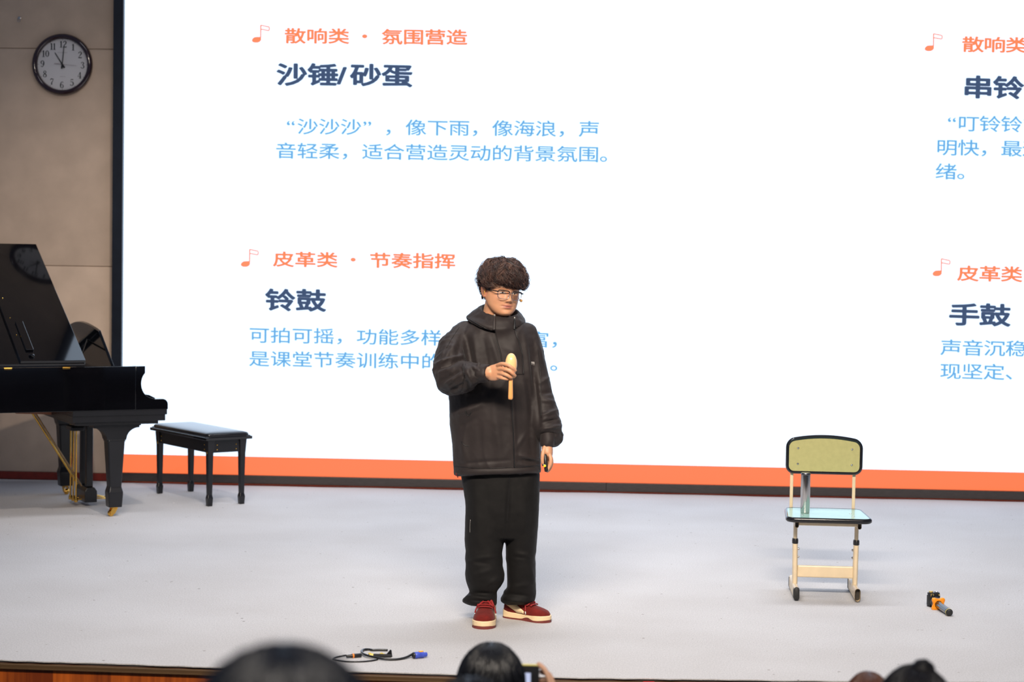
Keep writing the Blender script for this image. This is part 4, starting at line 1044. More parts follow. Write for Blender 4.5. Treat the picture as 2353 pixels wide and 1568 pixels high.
blend(0.6 * (np.abs(lx) > .079) * (lz_ > -.05) * (lz_ < .03) * 1.0, (0.62, 0.25, 0.16))  # ears tinted red as if lit from behind
for s_ in (-1, 1):
    t = np.clip((s_ * lx - .014) / .034, 0, 1)
    zb_ = .0175 + .005 * np.sin(np.pi * t * 0.8) - .002 * t
    blend(0.75 * np.exp(-((lz_ - zb_) / .0034) ** 2) * ((s_ * lx > .012) & (s_ * lx < .049)) * isf, (0.045, 0.025, 0.018))
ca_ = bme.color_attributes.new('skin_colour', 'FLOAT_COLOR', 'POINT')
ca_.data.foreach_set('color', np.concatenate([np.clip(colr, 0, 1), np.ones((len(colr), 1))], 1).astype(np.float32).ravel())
SKIN = mat('warm_skin', (0.6, 0.35, 0.23), 0.46, sss=0.18, attr='skin_colour', bump=0.05, bscale=500)
bvh_body = BVHTree.FromPolygons([Vector(v) for v in bc_], [tuple(p.vertices) for p in bme.polygons])
eye = MB()
def onface(x, z, up=0.0008):
    o = Hd((x, -0.25, z)); dd = RH @ Vector((0, 1, 0))
    h = bvh_body.ray_cast(o, dd)
    return (h[0] - dd * up) if h[0] is not None else Hd((x, -.09, z))
def patch(pts, up, mi):
    eye.mi = mi; cx = sum(p[0] for p in pts) / len(pts); cz_ = sum(p[1] for p in pts) / len(pts)
    n_ = len(pts); rings_ = [[onface(cx + (x - cx) * k, cz_ + (z - cz_) * k, up) for x, z in pts] for k in (1.0, 0.6, 0.25)]
    vs = [v for r in rings_ for v in r] + [onface(cx, cz_, up)]
    fs = [(a * n_ + i, a * n_ + (i + 1) % n_, (a + 1) * n_ + (i + 1) % n_, (a + 1) * n_ + i) for a in range(2) for i in range(n_)] + [(2 * n_ + i, 2 * n_ + (i + 1) % n_, 3 * n_) for i in range(n_)]
    eye.add(vs, fs)
for s_ in (-1, 1):
    ez = -.0045
    alm = [(s_ * (.031 + .0135 * math.cos(t)), ez + (.0034 if math.sin(t) > 0 else .0030) * math.sin(t) * (1 - 0.25 * math.cos(t) ** 2)) for t in [2 * math.pi * k / 20 for k in range(20)]]
    patch(alm, 0.0008, 1)
    gx = 0.002
    patch([(s_ * .031 + gx + .0046 * math.cos(t), ez + .0004 + .0031 * math.sin(t)) for t in [2 * math.pi * k / 16 for k in range(16)]], 0.0013, 2)
    up_ = [(s_ * (.031 + .0145 * math.cos(t)), ez + .0036 * math.sin(t)) for t in [math.pi * k / 12 for k in range(13)]]
    lid_ = up_ + [(x, z + .0018) for x, z in reversed(up_)]
    eye.mi = 3; vs = [onface(x, z, .0016) for x, z in up_] + [onface(x, z + .0016, .0014) for x, z in up_]
    eye.add(vs, [(i, i + 1, 13 + i + 1, 13 + i) for i in range(12)])
EYEW = mat('eye_white', (0.62, 0.56, 0.52), 0.25, var=0.03, scale=100); IRIS = mat('dark_brown_iris', (0.012, 0.007, 0.005), 0.12, var=0.2, scale=200); LASH = mat('dark_lash', (0.012, 0.008, 0.007), 0.6, var=0.2, scale=100)
# one mesh: skin surface plus the eyes set in it
allv = [tuple(v) for v in bc_]; allf = [tuple(p.vertices) for p in bme.polygons]; nb = len(allf); b0_ = len(allv)
me2 = bpy.data.meshes.new('body'); me2.from_pydata(allv + eye.v, [], allf + [tuple(i + b0_ for i in f) for f in eye.f]); me2.update()
me2.polygons.foreach_set('material_index', [0] * nb + eye.m)
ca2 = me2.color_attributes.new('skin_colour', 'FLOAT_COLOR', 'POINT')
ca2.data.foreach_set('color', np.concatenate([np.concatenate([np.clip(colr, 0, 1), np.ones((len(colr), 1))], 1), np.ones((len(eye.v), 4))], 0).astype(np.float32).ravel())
bpy.data.meshes.remove(bme)
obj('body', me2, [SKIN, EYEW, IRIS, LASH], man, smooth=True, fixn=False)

# ---- hair: dark cap under a mop of curled locks
HAIRS = [mat('dark_brown_hair', (0.022, 0.012, 0.011), 0.45, var=0.3, scale=60), mat('brown_hair', (0.070, 0.033, 0.025), 0.42, var=0.3, scale=60), mat('light_brown_hair', (0.15, 0.078, 0.055), 0.42, var=0.3, scale=60)]
hr = random.Random(11)
HE = Vector((0.0, 0.006, 0.050)); HRAD = Vector((.113, .118, .103))
def hairline(az):   # az = 0 at the face, +-pi at the nape
    a = abs(az)
    if -1.0 < az < 1.0: return float(np.interp(az, [-1.0, -.85, -.6, -.40, -.15, .2, .6, .85, 1.0], [.036, .046, .056, .050, .034, .034, .032, .030, .032]))
    return float(np.interp(a, [0, .45, .80, .95, 1.10, 1.22, 1.34, 1.80, 2.0, 2.6, math.pi], [.038, .036, .044, .040, .022, .008, .040, .042, -.005, -.050, -.055]))
cap = MB(); R_ = []
NA2 = 72
for i in range(26):
    row = []
    for k in range(NA2):
        az = 2 * math.pi * k / NA2 - math.pi
        zl = hairline(az) + .004; zmin = (zl - HE.z) / (HRAD.z * .93); th0 = math.acos(max(-1, min(1, zmin)))
        th = th0 * (1 - i / 25.0) + 1e-3
        q = .86 + .05 * math.sin(az * 5 + i * .9) * math.sin(i * .7)
        row.append(Hd((HE.x + HRAD.x * q * math.sin(th) * math.sin(az), HE.y - HRAD.y * q * math.sin(th) * math.cos(az), HE.z + HRAD.z * q * math.cos(th))))
    R_.append(row)
inn_ = []
for k in range(NA2):
    az = 2 * math.pi * k / NA2 - math.pi; zl = hairline(az) + .012
    inn_.append(Hd((.074 * math.sin(az), .004 - .085 * math.cos(az), zl)))
cap.mi = 0; cap.rings([inn_] + R_)
for kk in range(950):
    az0 = hr.uniform(-math.pi, math.pi); u = hr.random()
    zl = hairline(az0); zmin = (zl - HE.z) / HRAD.z; th0 = math.acos(max(-1, min(1, zmin)))
    thc = th0 * math.sqrt(u) if kk % 4 else th0 * hr.uniform(.80, 0.97)
    Ln0 = hr.uniform(.050, .095); tw0 = hr.uniform(-1.0, 1.0); amp0 = hr.uniform(.003, .008); fr0 = hr.uniform(.7, 1.7); ph0 = hr.uniform(0, 6.28); lift0 = hr.uniform(.93, 1.03) * (1 + .20 * float(perlin(np.array([[math.sin(thc) * math.sin(az0) * 2.3 + 3, math.sin(thc) * math.cos(az0) * 2.3, math.cos(thc) * 2.3 + 7]]))[0]))
    cm = hr.choices((0, 1, 2), (6, 3, 0.6))[0] if thc > .72 * th0 else hr.choices((0, 1, 2), (4, 5, 1.5))[0]  # lower locks darker, upper ones lighter: shade and top light put into colour
    ov = hr.choice((0, .02, .04, .08, .13)) if abs(az0) < 1.1 or abs(az0) > 2.0 else -.04
    for ss_ in range(8):
        az = az0 + hr.gauss(0, .055); th = thc + hr.gauss(0, .045); Ln = Ln0 * hr.uniform(.8, 1.1); tw = tw0 + hr.gauss(0, .12); amp = amp0 * hr.uniform(.8, 1.2); fr = fr0 * hr.uniform(.93, 1.07); ph = ph0 + hr.gauss(0, .35)
        lift = lift0 + hr.gauss(0, .018) if hr.random() < .93 else hr.uniform(1.03, 1.10)
        P = []; n_ = 12
        for j in range(n_):
            t = j / (n_ - 1)
            tt = max(0.02, min(th + (t - .4) * Ln / .11, th0 + .03 + ov))
            a2_ = az + tw * (t - .4) * Ln / (.11 * max(.25, math.sin(tt)))
            q = lift * (.93 + .07 * math.sin(math.pi * min(1, t * 1.1)))
            p = Vector((HE.x + HRAD.x * q * math.sin(tt) * math.sin(a2_), HE.y - HRAD.y * q * math.sin(tt) * math.cos(a2_), HE.z + HRAD.z * q * math.cos(tt)))
            o1 = Vector((math.cos(a2_), math.sin(a2_), 0)); o2 = (p - HE).normalized()
            p += o1 * amp * math.sin(fr * 6.28 * t + ph) + o2 * amp * math.cos(fr * 6.28 * t + ph)
            P.append(Hd(p))
        r_ = hr.uniform(.0004, .0009)
        cap.mi = cm if hr.random() < .85 else hr.randint(0, 1)
        cap.tube(P, [r_ * .5] + [r_] * (n_ - 3) + [r_ * .7, r_ * .25], 4, cap=False)
# short hair by the ears and nape
for kk in range(420):
    s_ = hr.choice((-1, 1)); az = s_ * hr.uniform(1.06, 3.1); a = abs(az)
    zt = hr.uniform(-.008, .03) if a < 1.24 else (hr.uniform(.040, .05) if a < 1.85 else hr.uniform(-.045, .03))
    x, y = .0815 * math.sin(az), .008 - .091 * math.cos(az)
    cap.mi = 0; cap.tube([Hd((x * 1.0, y, zt + .02)), Hd((x * 1.03, y * 1.02, zt)), Hd((x * 1.0, y * .99, zt - .014))], [.002, .0022, .0006], 4, cap=False)
obj('hair', cap, HAIRS, man, smooth=True, fixn=False)

# ---- jacket
JACK = mat('brown_black_nylon', (0.0215, 0.0165, 0.0165), 0.60, var=0.12, scale=14, bump=0.10, bscale=700, sheen=0.05, spec=0.28)
JDARK = mat('black_zip_tape', (0.007, 0.007, 0.008), 0.5, var=0.2, scale=80)
jk = MB()
rowsJ = [(1091, 1046, 1241, .060, .132), (1086, 1043, 1243, .060, .140), (1076, 1042, 1243, .060, .142), (1060, 1040.5, 1243, .060, .145), (1000, 1036.5, 1243, .060, .150), (950, 1033, 1242, .060, .152), (900, 1032, 1241, .060, .150), (850, 1036, 1239, .06, .148), (800, 1042, 1234, .06, .142), (775, 1046, 1230, .06, .132), (760, 1052, 1224, .06, .118), (748, 1064, 1214, .06, .10), (738, 1082, 1202, .06, .085), (728, 1100, 1190, .06, .07)]
jk.rings([hring(y, a, b, c_, h, 48, 2.35, slope=-0.03 if y > 1050 else 0) for y, a, b, c_, h in rowsJ])
capsule_path(jk, [(1072, 768, .05, 31), (1048, 798, .01, 38), (1037, 838, -.05, 41), (1041, 870, -.11, 39), (1066, 866, -.165, 33), (1086, 860, -.210, 26), (1099, 858.5, -.228, 21.5)], 24)
capsule_path(jk, [(1206, 768, .05, 29), (1219, 800, .05, 29), (1229, 850, .04, 29), (1239, 900, .02, 30), (1248, 945, .0, 32), (1254, 972, -.012, 32.5), (1263, 994, -.002, 31), (1268, 1004, .006, 25)], 24)
jm = fuse(jk, 0.0055, 7)
c_ = vco(jm); n_ = vno(jm); px_ = projn(c_)
arm = np.clip(np.maximum((1062 - px_[:, 0]) / 25 * np.clip((922 - px_[:, 1]) / 20, 0, 1), np.maximum((px_[:, 0] - 1238) / 8, 0) * np.clip((1045 - px_[:, 1]) / 10, 0, 1)), 0, 1)
lowarm = ((px_[:, 0] > 1020) & (px_[:, 0] < 1125) & (px_[:, 1] > 830) & (px_[:, 1] < 905) & (c_[:, 1] < Y0 - .10))
arm = np.maximum(arm, lowarm * 1.0)
def ridged(p, k=2.4): return np.clip(1 - np.abs(perlin(p)) * k, 0, 1) ** 1.5
warp = 0.05 * np.stack([perlin(c_ * 6 + q) for q in (1.1, 5.7, 9.3)], 1)
cw = c_ + warp
tor = ridged(cw * np.array([11, 11, 3.2]) + 3)
slv = ridged(cw * np.array([6, 6, 13]) + 8)
slr = ridged(cw * np.array([13, 8, 7]) + 2)
left = (px_[:, 0] < 1100)
disp = 0.0055 * (tor - .4) * (1 - arm) + arm * (0.0085 * np.where(left, slr, slv * np.clip((px_[:, 1] - 880) / 70, .35, 1)) - .003) + 0.0035 * ridged(cw * 24 + 4) * (0.12 + arm * np.where(left, .9, np.clip((px_[:, 1] - 900) / 60, .25, .8))) + 0.0008 * perlin(c_ * 60)
hemz = np.clip((px_[:, 1] - 1040) / 30, 0, 1) * (px_[:, 1] < 1082)
disp += hemz * 0.004 * perlin(c_ * np.array([26, 26, 6]) + 3)
setco(jm, c_ + n_ * disp[:, None])
folds(jm, [(q[0], q[1], q[2], q[3], q[4] * 1.45, q[5]) for q in [
 (1000, 838, 1062, 817, .011, 3.6), (1003, 848, 1066, 826, -.010, 3.6), (1000, 862, 1040, 846, .007, 4), (1084, 838, 1094, 852, .007, 3.2), (1092, 836, 1102, 850, -.006, 3.2), (1066, 838, 1074, 905, .007, 4), (1008, 878, 1058, 852, -.009, 5), (1012, 892, 1062, 858, .010, 5), (1024, 905, 1072, 880, -.008, 5), (1046, 790, 1018, 830, .007, 6), (1060, 780, 1050, 830, -.006, 7),
 (1060, 846, 1076, 894, -.009, 5), (1072, 846, 1088, 888, .008, 5), (1090, 842, 1100, 878, -.005, 4.5), (1100, 842, 1110, 874, .004, 4),
 (1088, 772, 1108, 900, .007, 7), (1072, 775, 1086, 850, -.008, 6), (1110, 770, 1128, 900, -.006, 7), (1126, 770, 1150, 850, .005, 7),
 (1044, 955, 1104, 932, .007, 6), (1050, 985, 1090, 962, -.005, 6), (1062, 1010, 1070, 1060, .005, 8), (1100, 960, 1110, 1060, -.004, 9), (1130, 900, 1150, 1070, .004, 10),
 (1176, 880, 1184, 1070, .006, 5), (1198, 860, 1232, 1040, .008, 8), (1218, 800, 1240, 980, -.009, 6), (1204, 770, 1224, 900, .006, 7), (1212, 880, 1222, 1050, -.006, 6),
 (1188, 1046, 1240, 1056, .007, 4), (1190, 1058, 1240, 1064, -.007, 3.5), (1192, 1068, 1238, 1072, .005, 3.5), (1186, 1030, 1205, 1000, .005, 5), (1060, 1066, 1170, 1058, -.004, 4),
 (1246, 955, 1284, 942, .008, 4), (1246, 972, 1288, 962, -.009, 4), (1245, 986, 1292, 978, .010, 4), (1244, 1000, 1290, 998, -.010, 4.5), (1240, 880, 1264, 868, .006, 5), (1240, 905, 1272, 900, -.006, 5), (1228, 780, 1246, 830, .006, 7), (1246, 920, 1280, 925, .006, 5),
 (1150, 760, 1190, 762, .004, 4), (1150, 772, 1180, 776, -.004, 4), (1160, 800, 1198, 815, .004, 7)]])
jbv = BVHTree.FromPolygons([Vector(v) for v in vco(jm)], [tuple(p.vertices) for p in jm.polygons])
jac = obj('jacket', jm, JACK, man, smooth=True, fixn=False)
def drape(P, up=0.0015, sub=6, bv=None):
    bv = bv or [jbv]; Q = smoothpts([Vector((x, y, 0)) for x, y in P], sub); out = []
    for q in Q:
        dd = ray(q.x, q.y); best = None
        for b in bv:
            h = b.ray_cast(CAM, dd)
            if h[0] is not None and (best is None or h[3] < best): best = h[3]
        if best is not None: out.append(CAM + dd * (best - up))
    return out
# hood lying round the neck
hd_ = MB()
def nring(cx, cy, k, rx, ry, dyc, n=44, vee=0.0, lean=0.0):
    R = []
    for i in range(n):
        t = 2 * math.pi * i / n; c1, s1 = math.cos(t), math.sin(t)
        R.append(Mp(cx + rx * c1, cy - k * s1 + lean * c1 + vee * max(0, -s1) ** 3, dyc + ry * s1))
    return R
H_ = [nring(1140, 736, 14, 62, .135, .065, vee=8, lean=3), nring(1140, 738, 16, 68, .150, .065, vee=9, lean=4), nring(1140, 732, 16, 68.5, .152, .065, vee=8, lean=4), nring(1143, 721, 15, 58, .130, .06, vee=4, lean=4), nring(1146, 713, 14, 48, .108, .055, vee=2, lean=5), nring(1147, 711, 13, 44.5, .100, .052, vee=2, lean=6),
      nring(1147, 713, 13, 41.5, .093, .052, vee=2, lean=6), nring(1147, 722, 13, 39, .086, .055, lean=5), nring(1146, 738, 13, 37, .080, .06, lean=4)]
hd_.rings(H_ , cap=False); hd_.rings([H_[-1], H_[0]], cap=False)
hm = fuse(hd_, 0.0055, 4)
c_ = vco(hm); n_ = vno(hm)
setco(hm, c_ + n_ * (0.006 * perlin(c_ * np.array([14, 14, 9]) + 4) + 0.0025 * perlin(c_ * 40))[:, None])
folds(hm, [(1078, 738, 1132, 752, .006, 5), (1090, 728, 1134, 738, -.006, 5), (1150, 738, 1180, 742, .004, 3), (1150, 745, 1182, 750, -.004, 3), (1186, 735, 1202, 742, .004, 4)])
hbv = BVHTree.FromPolygons([Vector(v) for v in vco(hm)], [tuple(p.vertices) for p in hm.polygons])
hood = obj('hood', hm, JACK, jac, smooth=True, fixn=False, off=base)
def onj(name, P, r, m, up=0.0012, flat=1.0, both=True, n=6):
    mb = MB(); mb.tube(drape(P, up, 6, [jbv, hbv, pbv] if both else [jbv]), r, n); o = obj(name, mb, m, jac, smooth=True, off=base); return o
def placket():
    Lz = smoothpts([Vector((x, y, 0)) for x, y in [(1137, 727), (1137.5, 745), (1138.5, 766), (1143.5, 790), (1150.5, 815), (1154, 840), (1157, 862)]], 6)
    Rz = smoothpts([Vector((x, y, 0)) for x, y in [(1181.5, 733), (1183.5, 750), (1185.5, 768), (1193.5, 790), (1199.5, 815), (1201.5, 840), (1202, 861)]], 6)
    n_, m_ = len(Lz), 15; D_ = np.zeros((n_, m_)); dirs = []
    for i in range(n_):
        row = []
        for k in range(m_):
            q = Lz[i].lerp(Rz[i], k / (m_ - 1)); dd = ray(q.x, q.y); row.append(dd)
            hs = [h[3] for h in (b.ray_cast(CAM, dd) for b in (jbv, hbv)) if h[0] is not None]
            D_[i, k] = min(hs) if hs else D_[i - 1, k]
        dirs.append(row)
    S_ = D_.copy()
    for _ in range(26):
        T_ = S_.copy(); T_[1:-1] = (S_[:-2] + S_[1:-1] * 2 + S_[2:]) / 4; S_ = np.minimum(T_, D_ - .0002)
    S_ -= .0022 + .0022 * np.array([[perlin(np.array([[i * .33, k * .22, 2.2]]))[0] for k in range(m_)] for i in range(n_)])
    mb = MB(); mb.rings([[CAM + dirs[i][k] * S_[i, k] for k in range(m_)] for i in range(n_)], cap=False, closed=False)
    o = obj('front_placket', mb, JACK, jac, smooth=True, off=base); sm = o.modifiers.new('t', 'SOLIDIFY'); sm.thickness = .004; sm.offset = -1
    me = o.data
    return BVHTree.FromPolygons([Vector(v) + base for v in vco(me)], [tuple(p.vertices) for p in me.polygons])
pbv = placket()
onj('zipper', [(1136, 728), (1137, 745), (1138, 766), (1143, 790), (1150, 815), (1153, 832)], .0024, JDARK)
onj('zipper', [(1182, 733), (1184, 750), (1186, 768), (1194, 790), (1200, 815), (1202, 840), (1203, 861)], .0024, JDARK)
onj('zipper', [(1170, 874), (1174, 900), (1177, 950), (1180, 1010), (1182, 1074)], .0032, JDARK)
onj('seam', [(1055, 752), (1040, 775), (1026, 800)], .0011, JDARK, both=False)
onj('seam', [(1060, 790), (1068, 820), (1070, 850)], .0012, JDARK, both=False)
onj('seam', [(1064, 838), (1067, 858), (1064, 882), (1058, 902)], .0011, JDARK, both=False)
onj('seam', [(1236, 800), (1241, 850), (1243, 900), (1243.5, 960)], .0014, JDARK, both=False)
onj('seam', [(1044, 1072), (1090, 1076), (1140, 1076), (1180, 1074), (1210, 1072), (1242, 1070)], .0011, JDARK, both=False)
onj('pocket_flap', [(1069, 944), (1076, 956), (1083, 947)], .0022, JDARK, both=False)
onj('pocket_flap', [(1060, 1016), (1068, 1024), (1078, 1026)], .0016, JDARK, both=False)
onj('hood_seam', [(1074, 731), (1090, 741), (1112, 753), (1134, 764)], .0022, JDARK)
PULL = mat('dark_brown_webbing', (0.030, 0.024, 0.023), 0.6, var=0.15, scale=60)
GREYZ = mat('dull_zip_metal', (0.30, 0.29, 0.27), 0.35, 0.8, var=0.2, scale=60)
for (x, y) in ((1136.5, 724.5), (1182.5, 732.5)):
    p = drape([(x, y), (x, y + 4)], .004, 2, [jbv, hbv])[0]; mb = MB(); mb.box(p, (.008, .006, .014), bev=.002); obj('zip_slider', mb, GREYZ, jac, off=base)
    q = drape([(x - .5, y + 8), (x - 1, y + 34 if x < 1150 else y + 24)], .004, 2, [jbv, hbv, pbv]); mb = MB(); w_ = .0062 if x < 1150 else .004; mb.tube([p] + q, [.0018, w_, w_, w_], 10, rounded=False, flat=.9); obj('zip_pull', mb, PULL if x < 1150 else JDARK, jac, smooth=50, off=base)
LOGO = mat('pale_printed_logo', (0.42, 0.40, 0.38), 0.6, var=0.1, scale=100)
mb = MB()
for x0, y0, w, h in ((1221, 831, 1.2, 5), (1223.2, 831.3, 1.2, 5), (1225.4, 831.6, 1.2, 5), (1227, 832, .9, 5), (1221, 833.4, 7, .8), (1221.5, 837.6, 2.4, .8), (1225, 838.4, 3, .8)):
    q = [drape([(a, b), (a, b + .1)], .0012, 1)[0] for a, b in ((x0, y0), (x0 + w, y0 + .1), (x0 + w, y0 + h), (x0, y0 + h))]
    mb.add(q, [(0, 1, 2, 3)])
lg = obj('logo_print', mb, LOGO, jac, off=base, fixn=False); lg['label'] = 'small pale print on the chest'
# cuffs and hem band
def cuff(P, n=22):
    mb = MB(); pts = [Mp(a, b, c1) for a, b, c1, r in P]; rs = [r / PPM for a, b, c1, r in P]
    mb.tube(pts, rs, n, rounded=False); me = mb.mesh('cuff'); cc = vco(me); nn = vno(me)
    setco(me, cc + nn * (0.0022 * np.sin(projn(cc)[:, 0] * 0 + perlin(cc * 55) * 9))[:, None]); return me
obj('cuff', cuff([(1100, 858.5, -.232, 17), (1103, 858.5, -.236, 20.5), (1109, 858, -.243, 20.5), (1116, 857.5, -.250, 19.5), (1121.5, 857.5, -.257, 18.5), (1122.5, 857.5, -.258, 15)]), JACK, jac, smooth=60, off=base)
obj('cuff', cuff([(1262, 996, -.038, 14), (1260, 1003, -.046, 17), (1259, 1012, -.052, 16.8), (1258, 1021, -.055, 16), (1257.5, 1026, -.056, 15.3), (1257.5, 1027, -.056, 12)]), JACK, jac, smooth=60, off=base)
mb = MB(); mb.rings([hring(y, a, b, .06, h, 64, 2.35, -0.03) for y, a, b, h in ((1076, 1046, 1241, .140), (1078, 1042.5, 1243.5, .146), (1085, 1042.5, 1243.5, .147), (1089, 1043.5, 1242.5, .145), (1091, 1048, 1238, .135))]); me = mb.mesh('hem'); cc = vco(me)
setco(me, cc + vno(me) * (0.003 * perlin(cc * np.array([16, 16, 10])))[:, None]); obj('hem_band', me, JACK, jac, smooth=60, off=base)
mb = MB(); p = Mp(1048, 1090, .0); mb.tube([p, Mp(1050.5, 1093, .0), Mp(1052, 1097, .0)], .0022, 6); mb.ball(Mp(1049.5, 1090, .0), (.006, .006, .007), 10, 6); mb.ball(Mp(1052, 1097, .0), .003, 8, 6); obj('drawcord', mb, [mat('dark_red_cord', (0.12, 0.008, 0.01), 0.5, var=0.2, scale=60)], jac, smooth=True, off=base)

# ---- trousers
PANT = mat('black_twill', (0.0065, 0.006, 0.006), 0.7, var=0.18, scale=20, bump=0.15, bscale=900, sheen=0.02, spec=0.2)
tr = MB()
tr.rings([hring(y, a, b, .07, h, 40, 2.3) for y, a, b, h in ((1070, 1056, 1238, .115), (1090, 1059, 1240, .120), (1130, 1065, 1240, .122), (1180, 1071, 1239, .120), (1215, 1076, 1236, .108), (1240, 1090, 1225, .085))])
tr.rings([hring(y, a, b, c1, h, 32, 2.2) for y, a, b, c1, h in ((1100, 1063, 1158, .068, .112), (1150, 1069, 1160, .066, .112), (1200, 1068, 1161, .064, .110), (1245, 1067, 1158, .062, .103), (1270, 1069, 1154, .062, .099), (1300, 1069.5, 1155, .065, .094), (1320, 1068, 1159.5, .069, .094), (1336, 1070, 1158, .072, .094), (1350, 1076, 1149, .076, .088), (1362, 1080, 1141, .080, .080), (1370, 1070, 1141, .080, .086), (1377, 1062, 1142, .080, .092), (1384, 1062, 1142, .080, .092), (1390, 1072, 1141, .082, .084), (1394, 1084, 1136, .084, .070))])
tr.rings([hring(y, a, b, c1, h, 32, 2.2) for y, a, b, c1, h in ((1100, 1150, 1239, .075, .112), (1150, 1154, 1239, .080, .112), (1200, 1157, 1238, .088, .110), (1250, 1162.5, 1234, .098, .103), (1285, 1163, 1231, .108, .098), (1310, 1164.5, 1231, .118, .096), (1335, 1165, 1231, .13, .094), (1350, 1165, 1231, .14, .092), (1358, 1157, 1231, .145, .098), (1366, 1157, 1231, .147, .094), (1374, 1151, 1231, .147, .096), (1381, 1151, 1229, .147, .094), (1387, 1158, 1222, .148, .084), (1391, 1166, 1214, .148, .070))])
tm = fuse(tr, 0.006, 7)
c_ = vco(tm); n_ = vno(tm); p2 = projn(c_)
low = np.clip((p2[:, 1] - 1330) / 35, 0, 1); kn = np.exp(-((p2[:, 1] - 1280) / 25) ** 2)
setco(tm, c_ + n_ * (0.004 * perlin(c_ * np.array([8, 8, 4]) + 1) + (0.010 * low + 0.006 * kn) * perlin(c_ * np.array([7, 7, 22]) + 5) + 0.0012 * perlin(c_ * 40))[:, None])
folds(tm, [(1066, 1370, 1130, 1378, .010, 4), (1070, 1379, 1138, 1386, -.010, 3.5), (1080, 1364, 1138, 1366, -.012, 3.5), (1160, 1366, 1226, 1372, -.010, 4), (1166, 1352, 1230, 1340, .008, 6), (1156, 1378, 1215, 1384, .008, 3.5), (1085, 1285, 1150, 1278, .006, 4), (1072, 1290, 1120, 1296, -.006, 4), (1185, 1272, 1225, 1278, .006, 4), (1178, 1280, 1210, 1284, -.006, 3.5), (1170, 1110, 1164, 1240, -.010, 5), (1130, 1240, 1156, 1250, -.006, 6), (1090, 1120, 1100, 1240, .005, 10), (1205, 1120, 1205, 1250, .005, 10), (1078, 1325, 1130, 1310, .006, 6), (1215, 1300, 1228, 1340, .006, 6), (1120, 1345, 1152, 1325, .007, 5)])
tbv = BVHTree.FromPolygons([Vector(v) for v in vco(tm)], [tuple(p.vertices) for p in tm.polygons])
trou = obj('trousers', tm, PANT, man, smooth=True, fixn=False)
mb = MB(); mb.tube(drape([(1081, 1195), (1080, 1210), (1080, 1224)], .001, 5, [tbv]), .002, 6); obj('pocket_zip', mb, GREYZ, trou, smooth=True, off=base)
mb = MB(); mb.tube(drape([(1171, 1090), (1169, 1140), (1165, 1200)], .0006, 5, [tbv]), .0016, 6); obj('fly_seam', mb, JDARK, trou, smooth=True, off=base)

